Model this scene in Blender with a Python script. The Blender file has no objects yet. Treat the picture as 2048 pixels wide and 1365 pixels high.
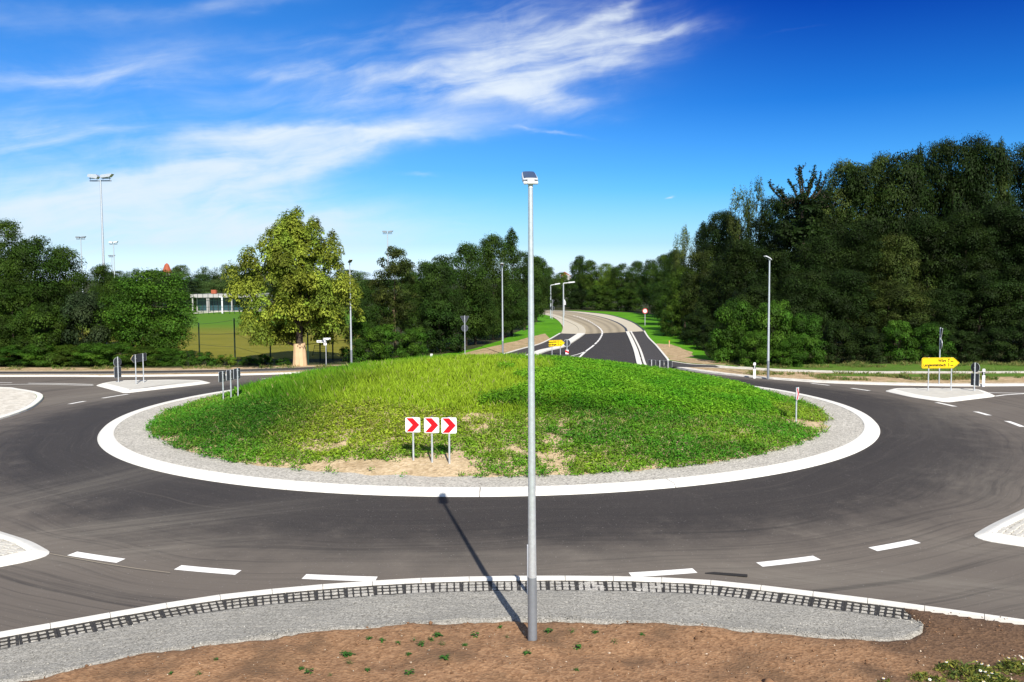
import bpy, math, random
import numpy as np
from mathutils import Matrix, Vector

SC = bpy.context.scene
COL = SC.collection
rng = np.random.default_rng(7)
random.seed(7)

# ------------------------------------------------------------------ camera
FPX, PITCH, ROLL = 1835.6, 0.0689, -0.0058      # focal length for a picture 2048 wide, tilt down, roll
CAMZ = 6.0
CX, CY = -0.91, 41.11                            # centre of the roundabout
R_IN, R_DASH, FALL = 16.26, 22.46, 0.0491        # island kerb radius, outer dash radius, outward crossfall
cam = bpy.data.cameras.new('camera')
cam_o = bpy.data.objects.new('camera', cam)
COL.objects.link(cam_o)
cam.sensor_width = 36.0
cam.lens = 36.0 * FPX / 2048
cam.clip_start, cam.clip_end = 0.1, 9000
_f = Vector((0, math.cos(PITCH), -math.sin(PITCH)))
_u0 = Vector((0, math.sin(PITCH), math.cos(PITCH)))
_r0 = Vector((1, 0, 0))
_c, _s = math.cos(ROLL), math.sin(ROLL)
_r = _r0 * _c + _u0 * _s
_u = _u0 * _c - _r0 * _s
cam_o.matrix_world = Matrix(((_r.x, _u.x, -_f.x, 0), (_r.y, _u.y, -_f.y, 0), (_r.z, _u.z, -_f.z, CAMZ), (0, 0, 0, 1)))
SC.camera = cam_o

# ------------------------------------------------------------------ sun, sky, exposure
SUN = Vector((2.25, -9.19, 7.80)).normalized()
sun = bpy.data.lights.new('sun', 'SUN')
sun.energy = 4.6
sun.angle = math.radians(0.5)
sun.color = (1.0, 0.955, 0.88)
sun_o = bpy.data.objects.new('sun', sun)
COL.objects.link(sun_o)
sun_o.rotation_euler = SUN.to_track_quat('Z', 'Y').to_euler()
sun_o.location = (20, -80, 70)
SC.view_settings.view_transform = 'Standard'
SC.view_settings.look = 'None'
SC.view_settings.gamma = 1.0
SC.view_settings.use_curve_mapping = False
SC.view_settings.exposure = 0.62

world = bpy.data.worlds.new("World")
SC.world = world
world.use_nodes = True


class NT:
    """small helper for building node trees"""
    def __init__(self, tree):
        self.t = tree

    def n(self, kind, **kw):
        nd = self.t.nodes.new(kind)
        for k, v in kw.items():
            setattr(nd, k, v)
        return nd

    def set(self, sock, v):
        if isinstance(v, bpy.types.NodeSocket):
            self.t.links.new(v, sock)
        elif v is not None:
            if sock.type == 'RGBA' and len(v) == 3:
                v = (*v, 1)
            sock.default_value = v

    def m(self, op, a, b=None, c=None, clamp=False):
        nd = self.n('ShaderNodeMath', operation=op, use_clamp=clamp)
        for i, v in enumerate((a, b, c)):
            if v is not None:
                self.set(nd.inputs[i], v)
        return nd.outputs[0]

    def vm(self, op, a, b=None):
        nd = self.n('ShaderNodeVectorMath', operation=op)
        self.set(nd.inputs[0], a)
        if b is not None:
            self.set(nd.inputs[1], b)
        return nd.outputs[1] if op == 'LENGTH' else nd.outputs[0]

    def mix(self, f, a, b, blend='MIX'):
        nd = self.n('ShaderNodeMix', data_type='RGBA', blend_type=blend, clamp_factor=True)
        self.set(nd.inputs[0], f)
        self.set(nd.inputs[6], a)
        self.set(nd.inputs[7], b)
        return nd.outputs[2]

    def noise(self, vec, scale, detail=4, rough=0.55, dist=0.0, color=False):
        nd = self.n('ShaderNodeTexNoise')
        self.set(nd.inputs['Vector'], vec)
        nd.inputs['Scale'].default_value = scale
        nd.inputs['Detail'].default_value = detail
        nd.inputs['Roughness'].default_value = rough
        nd.inputs['Distortion'].default_value = dist
        return nd.outputs[1 if color else 0]

    def ramp(self, f, stops, interp='LINEAR'):
        nd = self.n('ShaderNodeValToRGB')
        nd.color_ramp.interpolation = interp
        cr = nd.color_ramp
        while len(cr.elements) < len(stops):
            cr.elements.new(0.5)
        for e, (p, c) in zip(cr.elements, stops):
            e.position = p
            e.color = (*c, 1) if len(c) == 3 else c
        self.set(nd.inputs[0], f)
        return nd.outputs[0]

    def smooth(self, v, a, b, lo=0.0, hi=1.0):
        nd = self.n('ShaderNodeMapRange', interpolation_type='SMOOTHSTEP')
        self.set(nd.inputs[0], v)
        for i, x in enumerate((a, b, lo, hi)):
            nd.inputs[1 + i].default_value = x
        return nd.outputs[0]

    def comb(self, x, y, z=0.0):
        nd = self.n('ShaderNodeCombineXYZ')
        for i, v in enumerate((x, y, z)):
            self.set(nd.inputs[i], v)
        return nd.outputs[0]

    def sep(self, v):
        nd = self.n('ShaderNodeSeparateXYZ')
        self.set(nd.inputs[0], v)
        return nd.outputs


def build_world():
    N = NT(world.node_tree)
    bg = world.node_tree.nodes['Background']
    sky = N.n('ShaderNodeTexSky', sky_type='NISHITA', sun_disc=False)
    sky.sun_elevation = math.asin(SUN.z)
    sky.sun_rotation = math.atan2(SUN.x, SUN.y)
    sky.altitude = 450
    d = N.sep(N.n('ShaderNodeTexCoord').outputs['Generated'])
    el = N.m('ARCSINE', d[2])                                    # radians
    az = N.m('ARCTAN2', d[0], d[1])                              # 0 = north, along the far road
    # polarised deep blue: tint of the clear sky by height above the horizon
    gain = N.ramp(N.m('DIVIDE', el, 0.72, clamp=True), [
        (0.0, (1.0, 1.25, 1.90)), (0.014, (0.80, 1.02, 1.50)), (0.05, (0.46, 0.73, 1.08)), (0.13, (0.17, 0.56, 1.02)),
        (0.25, (0.042, 0.31, 0.80)), (0.40, (0.004, 0.100, 0.56)), (0.6, (0.03, 0.18, 0.56)), (1.0, (0.16, 0.30, 0.50))])  # upper stops lie out of view, warmed against blue ambient light
    blue = N.mix(1.0, sky.outputs[0], gain, 'MULTIPLY')
    # a little paler towards the west
    west = N.smooth(az, 0.36, -0.30, 0.0, 0.92)
    west = N.m('MULTIPLY', west, N.smooth(az, -2.2, -1.2))
    pale = N.mix(1.0, sky.outputs[0], N.ramp(N.m('DIVIDE', el, 0.72, clamp=True), [(0.0, (1.0, 1.25, 1.90)), (0.05, (0.50, 0.76, 1.12)), (0.16, (0.22, 0.56, 1.0)), (0.4, (0.11, 0.46, 0.92)), (1.0, (0.2, 0.4, 0.7))]), 'MULTIPLY')
    blue = N.mix(west, blue, pale)
    # cirrus: fibrous noise inside soft patches, coordinates in pixels of arc
    X = N.m('MULTIPLY', az, 1836.0)
    Y = N.m('MULTIPLY', el, 1836.0)
    wv = N.comb(N.m('DIVIDE', X, 420.0), N.m('DIVIDE', Y, 260.0), 3.1)
    warp = N.sep(N.noise(wv, 1.0, 3, 0.5, color=True))
    wx = N.m('MULTIPLY', N.m('SUBTRACT', warp[0], 0.5), 150.0)
    wy = N.m('MULTIPLY', N.m('SUBTRACT', warp[1], 0.5), 110.0)
    Xw, Yw = N.m('ADD', X, wx), N.m('ADD', Y, wy)
    ca, sa = math.cos(0.17), math.sin(0.17)
    u = N.m('ADD', N.m('MULTIPLY', Xw, ca), N.m('MULTIPLY', Yw, sa))
    v = N.m('SUBTRACT', N.m('MULTIPLY', Yw, ca), N.m('MULTIPLY', Xw, sa))
    fib = N.noise(N.comb(N.m('DIVIDE', u, 300.0), N.m('DIVIDE', v, 44.0), 0.0), 1.0, 9, 0.60, 0.35)
    puff = N.noise(N.comb(N.m('DIVIDE', u, 150.0), N.m('DIVIDE', v, 80.0), 9.0), 1.0, 7, 0.6, 0.6)
    w2 = N.sep(N.noise(N.comb(N.m('DIVIDE', X, 130.0), N.m('DIVIDE', Y, 60.0), 5.5), 1.0, 4, 0.55, color=True))
    Xb = N.m('ADD', X, N.m('MULTIPLY', N.m('SUBTRACT', w2[0], 0.5), 130.0))
    Yb = N.m('ADD', Y, N.m('MULTIPLY', N.m('SUBTRACT', w2[1], 0.5), 55.0))
    blobs = [(1150, 120, 7, 185, 52, 1.15), (1080, 205, -14, 115, 32, 1.0), (930, 168, 4, 190, 34, .85),
             (1300, 98, 9, 85, 13, .8), (1235, 55, 22, 75, 9, .55), (1040, 62, 6, 230, 46, .55),
             (640, 282, 4, 300, 24, .95), (800, 262, 6, 110, 8, .7), (470, 365, 14, 260, 42, 1.0),
             (180, 400, 2, 400, 70, .72), (260, 480, 0, 560, 55, .85), (130, 318, 4, 260, 40, .5),
             (340, 160, 14, 130, 34, .5), (720, 110, 6, 220, 30, .35), (760, 215, 3, 260, 30, .45), (230, 205, 10, 150, 20, .4), (640, 165, 4, 230, 18, .5),
             (480, 55, 12, 260, 24, .42), (90, 110, 2, 220, 34, .32), (590, 320, 14, 130, 34, .6),
             (1085, 272, -9, 110, 5, .55), (860, 355, -4, 60, 5, .5), (1333, 399, 2, 14, 3, 1.0),
             (920, 443, 0, 40, 4, .4), (240, 240, 0, 520, 150, .30), (560, 430, 0, 260, 50, .35),
             (1630, 45, 60, 60, 25, .05), (1560, 108, 2, 90, 4, .12), (700, 450, 0, 300, 50, .3), (1060, 125, 5, 300, 95, .42), (900, 215, 0, 300, 60, .32)]
    SOFT = {(90, 110), (1060, 125), (900, 215), (260, 480), (340, 160), (560, 430), (130, 320), (700, 450), (200, 250), (640, 282), (180, 400), (480, 55), (470, 365), (590, 320)}
    S = Z = None
    for (px, py, ang, a, b, w) in blobs:
        x0, y0 = (px - 1024.0), (556.0 - py)
        c, s = math.cos(math.radians(ang)), math.sin(math.radians(ang))
        dx, dy = N.m('SUBTRACT', Xb, x0), N.m('SUBTRACT', Yb, y0)
        p = N.m('MULTIPLY_ADD', dx, c / a, N.m('MULTIPLY', dy, s / a))
        q = N.m('MULTIPLY_ADD', dy, c / b, N.m('MULTIPLY', dx, -s / b))
        g = N.m('MULTIPLY', N.m('EXPONENT', N.m('MULTIPLY', N.m('ADD', N.m('MULTIPLY', p, p), N.m('MULTIPLY', q, q)), -1.0)), w)
        if (px, py) in SOFT:
            Z = g if Z is None else N.m('ADD', Z, g)
        else:
            S = g if S is None else N.m('ADD', S, g)
    fr = N.m('ADD', N.m('MULTIPLY', N.m('SUBTRACT', fib, 0.5), 1.8), N.m('MULTIPLY', N.m('SUBTRACT', puff, 0.5), 1.1))
    den = N.m('MULTIPLY', N.m('MINIMUM', S, 1.25), N.m('MAXIMUM', N.m('ADD', fr, 0.62), 0.0))
    den = N.smooth(den, 0.02, 1.2, 0.0, 0.86)
    veil = N.m('MULTIPLY', N.m('MINIMUM', Z, 1.15), N.m('MAXIMUM', N.m('MULTIPLY_ADD', fr, 0.55, 0.62), 0.05))
    veil = N.smooth(veil, 0.02, 0.98, 0.0, 0.90)
    den = N.m('SUBTRACT', 1.0, N.m('MULTIPLY', N.m('SUBTRACT', 1.0, den), N.m('SUBTRACT', 1.0, veil)))
    # unseen cirrus added overhead and to the sides to whiten the ambient light
    ov = N.noise(N.comb(N.m('DIVIDE', d[0], N.m('ADD', d[2], 0.22)), N.m('DIVIDE', d[1], N.m('ADD', d[2], 0.22)), 2.0), 1.3, 8, 0.62, 0.8)
    ov = N.smooth(ov, 0.36, 0.72, 0.05, 0.62)
    side = N.m('MAXIMUM', N.smooth(el, 0.30, 0.48), N.smooth(N.m('ABSOLUTE', az), 0.62, 0.95))
    den = N.m('MAXIMUM', den, N.m('MULTIPLY', ov, side))
    # cloud white laid over the tinted sky by density
    cloud = N.mix(1.0, sky.outputs[0], (0.0, 0.0, 0.0), 'MULTIPLY')
    cloudcol = N.mix(N.smooth(el, 0.0, 0.2), (5.0, 5.75, 6.4), (5.6, 6.15, 6.6))
    fin = N.mix(den, blue, cloudcol)
    N.set(bg.inputs[0], fin)
    bg.inputs[1].default_value = 0.1


build_world()


# ------------------------------------------------------------------ terrain
MOUND_R, MOUND_H = 14.35, 1.80
ZG = -0.24                                       # verges and fields
ZF = -0.27                                       # soil and gravel in front


def zroad(x, y):
    r = np.hypot(x - CX, y - CY)
    return -FALL * (np.clip(r, R_IN, 23.2) - R_IN)


def zmound(x, y):
    r = np.hypot(x - CX, y - CY)
    th = np.arctan2(y - CY, x - CX)
    t = np.clip(1 - (r / MOUND_R) ** 2, 0, 1)
    base = 0.12 + MOUND_H * t ** 1.18 * (1 + 0.05 * np.cos(th - 2.2))
    return base + 0.05 * np.sin(x * 1.3 + 1) * np.sin(y * 1.1) * t


def terr(x, y):
    r = np.hypot(x - CX, y - CY)
    return np.where(r < MOUND_R, zmound(x, y), np.where(r < 15.7, 0.12, zroad(x, y)))


def ray(px, py):
    x, y = px - 1024.0, -(py - 682.5)
    x, y = _c * x - _s * y, _s * x + _c * y
    c, s = math.cos(PITCH), math.sin(PITCH)
    return np.array([x, FPX * c + y * s, -FPX * s + y * c])


def G(px, py, z=None):
    """where the line of sight through a picture point meets the ground (or a level z)"""
    d = ray(px, py)
    if z is not None:
        t = (z - CAMZ) / d[2]
        return np.array([d[0] * t, d[1] * t, z])
    d = d / d[1]
    t = 8.0
    while t < 400:
        p = np.array([0, 0, CAMZ]) + d * t
        if p[2] < terr(p[0], p[1]):
            break
        t += 0.05
    p[2] = float(terr(p[0], p[1]))
    return p


def at(px, py, Y):
    d = ray(px, py)
    t = Y / d[1]
    return np.array([d[0] * t, Y, CAMZ + d[2] * t])


def GL(pts, z=ZG):
    return [G(px, py, z) for px, py in pts]


# ------------------------------------------------------------------ mesh helpers
def mesh_np(name, V, F, mat=None, col=None, smooth=False):
    V = np.asarray(V, np.float32)
    F = np.asarray(F, np.int32)
    k = F.shape[1]
    me = bpy.data.meshes.new(name)
    me.vertices.add(len(V))
    me.vertices.foreach_set('co', V.ravel())
    me.loops.add(F.size)
    me.loops.foreach_set('vertex_index', F.ravel())
    me.polygons.add(len(F))
    me.polygons.foreach_set('loop_start', np.arange(0, F.size, k, dtype=np.int32))
    me.polygons.foreach_set('loop_total', np.full(len(F), k, np.int32))
    if smooth:
        me.polygons.foreach_set('use_smooth', np.ones(len(F), bool))
    if col is not None:
        ca = me.color_attributes.new('col', 'FLOAT_COLOR', 'POINT')
        c4 = np.ones((len(V), 4), np.float32)
        c4[:, :3] = col
        ca.data.foreach_set('color', c4.ravel())
    me.update(calc_edges=True)
    if mat:
        me.materials.append(mat)
    return me


class MB:
    """collects solids and sheets, then becomes one mesh"""
    def __init__(self):
        self.v, self.f, self.sm = [], [], []

    def add(self, V, F, smooth=False):
        o = len(self.v)
        self.v += [tuple(map(float, p)) for p in V]
        self.f += [tuple(i + o for i in q) for q in F]
        self.sm += [smooth] * len(F)
        return self

    def box(self, c, s, rz=0.0, rx=0.0, bev=0.0):
        hx, hy, hz = s[0] / 2, s[1] / 2, s[2] / 2
        M = Matrix.Rotation(rz, 3, 'Z') @ Matrix.Rotation(rx, 3, 'X')
        if bev > 0:
            b = bev
            out = [(-hx + b, -hy), (hx - b, -hy), (hx, -hy + b), (hx, hy - b), (hx - b, hy), (-hx + b, hy), (-hx, hy - b), (-hx, -hy + b)]
            k = 1 - b / max(min(hx, hy), 1e-6)
            V = [(x, y, -hz) for x, y in out] + [(x, y, hz - b) for x, y in out] + [(x - math.copysign(b, x), y - math.copysign(b, y), hz) for x, y in out]
            F = [tuple(range(7, -1, -1)), tuple(range(16, 24))]
            for l in (0, 8):
                F += [(l + i, l + (i + 1) % 8, l + 8 + (i + 1) % 8, l + 8 + i) for i in range(8)]
        else:
            V = [(sx * hx, sy * hy, sz * hz) for sz in (-1, 1) for sx, sy in ((-1, -1), (1, -1), (1, 1), (-1, 1))]
            F = [(3, 2, 1, 0), (4, 5, 6, 7), (0, 1, 5, 4), (1, 2, 6, 5), (2, 3, 7, 6), (3, 0, 4, 7)]
        V = [M @ Vector(p) + Vector(c) for p in V]
        return self.add(V, F)

    def tube(self, pts, rad, n=10, cap=True, smooth=True):
        pts = [Vector(p) for p in pts]
        if not hasattr(rad, '__len__'):
            rad = [rad] * len(pts)
        V, F = [], []
        for i, p in enumerate(pts):
            t = (pts[min(i + 1, len(pts) - 1)] - pts[max(i - 1, 0)]).normalized()
            a = t.cross(Vector((0, 0, 1)) if abs(t.z) < 0.9 else Vector((0, 1, 0))).normalized()
            b = t.cross(a)
            for k in range(n):
                w = 2 * math.pi * k / n
                V.append(p + (a * math.cos(w) + b * math.sin(w)) * rad[i])
        for i in range(len(pts) - 1):
            for k in range(n):
                k2 = (k + 1) % n
                F.append((i * n + k, i * n + k2, (i + 1) * n + k2, (i + 1) * n + k))
        o = len(self.v)
        self.add(V, F, smooth)
        if cap:
            self.add([V[k] for k in range(n)], [tuple(range(n))])
            self.add([V[(len(pts) - 1) * n + k] for k in range(n)], [tuple(range(n - 1, -1, -1))])
        return self

    def prism(self, out, y0, y1, M=None):
        """outline in x,z pushed from y0 to y1"""
        n = len(out)
        V = [(x, y0, z) for x, z in out] + [(x, y1, z) for x, z in out]
        F = [tuple(range(n)), tuple(range(2 * n - 1, n - 1, -1))] + [((i + 1) % n, i, n + i, n + (i + 1) % n) for i in range(n)]
        if M is not None:
            V = [M @ Vector(p) for p in V]
        return self.add(V, F)

    def slab(self, out, z0, z1):
        """outline in x,y pushed from z0 to z1"""
        n = len(out)
        V = [(p[0], p[1], z0) for p in out] + [(p[0], p[1], z1) for p in out]
        F = [tuple(range(n - 1, -1, -1)), tuple(range(n, 2 * n))] + [(i, (i + 1) % n, n + (i + 1) % n, n + i) for i in range(n)]
        return self.add(V, F)

    def sheet(self, out):
        return self.add(out, [tuple(range(len(out)))])

    def strip(self, A, B, smooth=False):
        n = len(A)
        return self.add(list(A) + list(B), [(i, i + 1, n + i + 1, n + i) for i in range(n - 1)], smooth)

    def mesh(self, name, mat):
        me = bpy.data.meshes.new(name)
        me.from_pydata(self.v, [], self.f)
        me.polygons.foreach_set('use_smooth', self.sm)
        me.update()
        if mat:
            me.materials.append(mat)
        return me

    def build(self, name, mat, parent=None):
        return put(name, self.mesh(name, mat), parent)


def put(name, me, parent=None):
    o = bpy.data.objects.new(name, me)
    COL.objects.link(o)
    if parent is not None:
        o.parent = parent
    return o


def tag(o, label=None, cat=None, group=None, kind=None):
    for k, v in (('label', label), ('category', cat), ('group', group), ('kind', kind)):
        if v is not None:
            o[k] = v
    return o


def thing(name, loc, label, cat, group=None, rz=0.0):
    o = bpy.data.objects.new(name, None)
    COL.objects.link(o)
    o.empty_display_size = 0.3
    o.location = loc
    o.rotation_euler = (0, 0, rz)
    return tag(o, label, cat, group)


def copy_tree(o, parent=None):
    c = o.copy()
    COL.objects.link(c)
    c.parent = parent
    for ch in list(o.children):
        copy_tree(ch, c)
    return c


def again(src, loc, rz, label, group=None, scale=None):
    c = copy_tree(src)
    c.location = loc
    c.rotation_euler = (0, 0, rz)
    c['label'] = label
    if group:
        c['group'] = group
    if scale is not None:
        c.scale = scale
    return c


def resample(P, step):
    """Catmull-Rom through the points, even steps"""
    P = [np.asarray(p, float) for p in P]
    Q = [2 * P[0] - P[1]] + P + [2 * P[-1] - P[-2]]
    out = []
    for i in range(1, len(Q) - 2):
        p0, p1, p2, p3 = Q[i - 1], Q[i], Q[i + 1], Q[i + 2]
        n = max(2, int(np.linalg.norm(p2 - p1) / max(step * 0.25, 0.02)))
        n = min(n, 400)
        for k in range(n):
            t = k / n
            out.append(0.5 * ((2 * p1) + (-p0 + p2) * t + (2 * p0 - 5 * p1 + 4 * p2 - p3) * t * t + (-p0 + 3 * p1 - 3 * p2 + p3) * t ** 3))
    out.append(P[-1])
    out = np.array(out)
    L = np.r_[0, np.cumsum(np.linalg.norm(np.diff(out, axis=0), axis=1))]
    n = max(2, int(round(L[-1] / step)) + 1)
    s = np.linspace(0, L[-1], n)
    return np.stack([np.interp(s, L, out[:, k]) for k in range(out.shape[1])], 1)


def resample_n(P, n):
    R = resample(P, 0.25)
    L = np.r_[0, np.cumsum(np.linalg.norm(np.diff(R, axis=0), axis=1))]
    s = np.linspace(0, L[-1], n)
    return np.stack([np.interp(s, L, R[:, k]) for k in range(R.shape[1])], 1)


def normals2(P):
    P = np.asarray(P)
    t = np.gradient(P[:, :2], axis=0)
    t /= np.linalg.norm(t, axis=1)[:, None] + 1e-9
    return np.stack([-t[:, 1], t[:, 0]], 1)     # to the left of travel


def offset(P, d):
    P = np.array(P, float)
    Q = P.copy()
    Q[:, :2] += normals2(P) * (d if np.isscalar(d) else np.asarray(d)[:, None])
    return Q


def wobble(n, amp, k=5, seed=0):
    r = np.random.default_rng(seed)
    x = np.linspace(0, 1, n)
    y = np.zeros(n)
    for i in range(1, 7):
        y += np.sin(x * 2 * math.pi * k * i * 0.7 + r.uniform(0, 6.28)) / i ** 0.8 * r.uniform(.5, 1)
    return amp * y / 2


# ------------------------------------------------------------------ materials
def base_mat(name, rough=0.8, metal=0.0, spec=0.3):
    m = bpy.data.materials.new(name)
    m.use_nodes = True
    N = NT(m.node_tree)
    b = m.node_tree.nodes['Principled BSDF']
    b.inputs['Roughness'].default_value = rough
    b.inputs['Metallic'].default_value = metal
    b.inputs['Specular IOR Level'].default_value = spec
    return m, N, b


def bump(N, b, h, strength=0.4, dist=0.02):
    nd = N.n('ShaderNodeBump')
    nd.inputs['Strength'].default_value = strength
    nd.inputs['Distance'].default_value = dist
    N.set(nd.inputs['Height'], h)
    N.set(b.inputs['Normal'], nd.outputs[0])


def obj_co(N):
    return N.n('ShaderNodeTexCoord').outputs['Object']


def world_co(N):
    return N.n('ShaderNodeNewGeometry').outputs['Position']


def plain(name, c, rough=0.6, metal=0.0, var=0.12, scale=6.0, spec=0.3, dirt=0.0):
    m, N, b = base_mat(name, rough, metal, spec)
    co = obj_co(N)
    f = N.noise(co, scale, 5, 0.6)
    lo = tuple(x * (1 - var) for x in c)
    hi = tuple(min(1, x * (1 + var)) for x in c)
    colr = N.mix(f, lo, hi)
    if dirt:
        g = N.smooth(N.noise(co, scale * 0.7, 6, 0.7), 0.52, 0.75, 0, dirt)
        colr = N.mix(g, colr, (0.16, 0.14, 0.11))
    N.set(b.inputs['Base Color'], colr)
    return m


def speckled(name, cols, scale, bumpd=0.02, strength=0.6, patch=None, rough=0.9, dug=None):
    """loose stony surface: every cell of the pattern gets its own tone"""
    m, N, b = base_mat(name, rough, 0, 0.2)
    co = world_co(N)
    vo = N.n('ShaderNodeTexVoronoi')
    N.set(vo.inputs['Vector'], co)
    vo.inputs['Scale'].default_value = scale
    r = N.sep(vo.outputs['Color'])[0]
    st = [(i / (len(cols) - 1), c) for i, c in enumerate(cols)]
    c = N.ramp(r, st)
    big = N.noise(co, 0.8, 5, 0.6)
    c = N.mix(N.smooth(big, 0.35, 0.7, 0.0, 0.35), c, tuple(x * 0.6 for x in cols[len(cols) // 2]))
    fine = N.noise(co, scale * 0.4, 4, 0.7)
    c = N.mix(N.smooth(fine, 0.45, 0.65, 0.0, 0.35), c, tuple(min(1, x * 1.25) for x in cols[-1]))
    if patch:
        pc, ps, a0, a1, amt = patch
        c = N.mix(N.smooth(N.noise(co, ps, 5, 0.62), a0, a1, 0, amt), c, pc)
    if dug:
        sx = N.sep(co)
        e = N.m('ADD', sx[0], N.m('MULTIPLY', N.m('SUBTRACT', N.noise(co, .9, 5, .65), .5), 5.0))
        c = N.mix(N.smooth(e, dug[1], dug[2], 0, .85), c, N.mix(r, tuple(v * .7 for v in dug[0]), tuple(v * 1.35 for v in dug[0])))
    N.set(b.inputs['Base Color'], c)
    bump(N, b, vo.outputs['Distance'], strength, bumpd)
    return m


def leaf_mat(name, c, var=0.35, trans=0.24, gloss=0.10):
    m = bpy.data.materials.new(name)
    m.use_nodes = True
    N = NT(m.node_tree)
    t = m.node_tree
    b = t.nodes['Principled BSDF']
    at_ = N.n('ShaderNodeAttribute', attribute_name='col')
    rnd = N.n('ShaderNodeObjectInfo').outputs['Random']
    c1 = N.mix(rnd, tuple(x * (1 - var * .6) for x in c), (c[0] * (1 + var * .9), c[1] * (1 + var * .45), c[2] * (1 + var * .2)))
    cc = N.mix(1.0, c1, at_.outputs['Color'], 'MULTIPLY')
    N.set(b.inputs['Base Color'], cc)
    b.inputs['Roughness'].default_value = 0.6
    b.inputs['Specular IOR Level'].default_value = gloss
    tr = N.n('ShaderNodeBsdfTranslucent')
    N.set(tr.inputs[0], N.mix(1.0, cc, (1.1, 1.25, 0.5), 'MULTIPLY'))
    mx = N.n('ShaderNodeMixShader')
    mx.inputs[0].default_value = trans
    t.links.new(b.outputs[0], mx.inputs[1])
    t.links.new(tr.outputs[0], mx.inputs[2])
    t.links.new(mx.outputs[0], t.nodes['Material Output'].inputs[0])
    return m


def asphalt_mat(name, ring=True, base=(0.033, 0.0280, 0.0250), dust=(0.22, 0.195, 0.158), spots=(), along=None):
    m, N, b = base_mat(name, 0.82, 0, 0.25)
    co = obj_co(N)
    s = N.sep(co)
    grain = N.noise(co, 95, 3, 0.7)
    mid = N.noise(co, 1.1, 6, 0.62)
    c = N.mix(mid, tuple(x * 0.86 for x in base), tuple(x * 1.2 for x in base))
    c = N.mix(N.smooth(grain, 0.50, 0.68, 0, 0.34), c, (0.15, 0.132, 0.115))
    c = N.mix(N.smooth(grain, 0.46, 0.34, 0, 0.6), c, (0.018, 0.017, 0.018))
    grit = N.noise(co, 38, 3, 0.8)
    c = N.mix(N.smooth(grit, 0.52, 0.70, 0, 0.30), c, (0.20, 0.18, 0.155))
    c = N.mix(N.smooth(grit, 0.46, 0.30, 0, 0.45), c, (0.02, 0.018, 0.017))
    if ring:
        r = N.vm('LENGTH', N.comb(s[0], s[1], 0.0))
        th = N.m('ARCTAN2', s[1], s[0])
        wob = N.m('MULTIPLY', N.noise(co, 0.10, 2, 0.5), 3.0)
        rw = N.m('ADD', r, wob)
        st = N.noise(N.comb(N.m('MULTIPLY', rw, 1.7), N.m('MULTIPLY', th, 0.9), 0.0), 1.0, 6, 0.72)
        st2 = N.noise(N.comb(N.m('MULTIPLY', rw, 7.0), N.m('MULTIPLY', th, 1.6), 4.0), 1.0, 5, 0.7)
        out = N.smooth(N.m('ADD', r, N.m('MULTIPLY', N.m('SUBTRACT', mid, 0.5), 3.5)), 18.6, 22.8, 0.0, 0.78)
        c = N.mix(out, c, (0.155, 0.130, 0.106))
        c = N.mix(N.smooth(st, 0.50, 0.68, 0, 0.66), c, (0.030, 0.0265, 0.024))
        c = N.mix(N.smooth(st2, 0.50, 0.74, 0, 0.55), c, (0.026, 0.0225, 0.021))
        c = N.mix(N.smooth(st2, 0.45, 0.30, 0, 0.22), c, (0.14, 0.122, 0.10))
    for (x, y, rx, ry, a, w) in spots:
        ca, sa = math.cos(a), math.sin(a)
        dx, dy = N.m('SUBTRACT', s[0], x - CX), N.m('SUBTRACT', s[1], y - CY)
        p = N.m('MULTIPLY_ADD', dx, ca / rx, N.m('MULTIPLY', dy, sa / rx))
        q = N.m('MULTIPLY_ADD', dy, ca / ry, N.m('MULTIPLY', dx, -sa / ry))
        g = N.m('EXPONENT', N.m('MULTIPLY', N.m('ADD', N.m('MULTIPLY', p, p), N.m('MULTIPLY', q, q)), -1.0))
        sn = N.noise(N.comb(N.m('MULTIPLY', p, 0.7), N.m('MULTIPLY', q, 2.6), x), 1.6, 6, 0.7)
        g = N.m('MULTIPLY', g, N.smooth(sn, 0.22, 0.80, 0, w * .8))
        c = N.mix(g, c, dust)
    smear = N.noise(co, 0.55, 7, 0.72)
    c = N.mix(N.smooth(smear, 0.56, 0.76, 0, 0.16), c, dust)
    crumbs = N.smooth(N.noise(co, 26, 2, 0.5), 0.71, 0.75, 0, 0.7)
    c = N.mix(crumbs, c, (0.4, 0.38, 0.35))
    N.set(b.inputs['Base Color'], c)
    bump(N, b, grain, 0.35, 0.006)
    return m


M = {}
M['kerb'] = plain('kerb_concrete', (0.70, 0.67, 0.605), 0.85, var=0.09, scale=9, spec=0.2, dirt=0.22)
M['paint'] = plain('road_paint', (0.80, 0.775, 0.725), 0.6, var=0.06, scale=14, dirt=0.20)
M['galv'] = plain('galvanised_steel', (0.62, 0.645, 0.66), 0.42, 0.55, var=0.28, scale=14, spec=0.5)
M['galv_dark'] = plain('coated_steel', (0.27, 0.29, 0.31), 0.5, 0.5, var=0.2, scale=11)
M['sign_white'] = plain('sign_white', (0.82, 0.82, 0.82), 0.4, var=0.03)
M['sign_red'] = plain('sign_red', (0.72, 0.006, 0.012), 0.4, var=0.04)
M['sign_yellow'] = plain('sign_yellow', (0.92, 0.62, 0.006), 0.4, var=0.04)
M['sign_back'] = plain('sign_back_grey', (0.045, 0.05, 0.058), 0.55, 0.2, var=0.12)
M['black'] = plain('black', (0.012, 0.012, 0.013), 0.5)
M['print'] = plain('sign_print', (0.035, 0.028, 0.006), 0.5)
M['lamp_body'] = plain('lamp_housing', (0.66, 0.67, 0.68), 0.45, 0.1, var=0.05)
M['lamp_glass'] = plain('lamp_glass', (0.035, 0.06, 0.12), 0.15, 0.0, var=0.1, spec=0.6)
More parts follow.
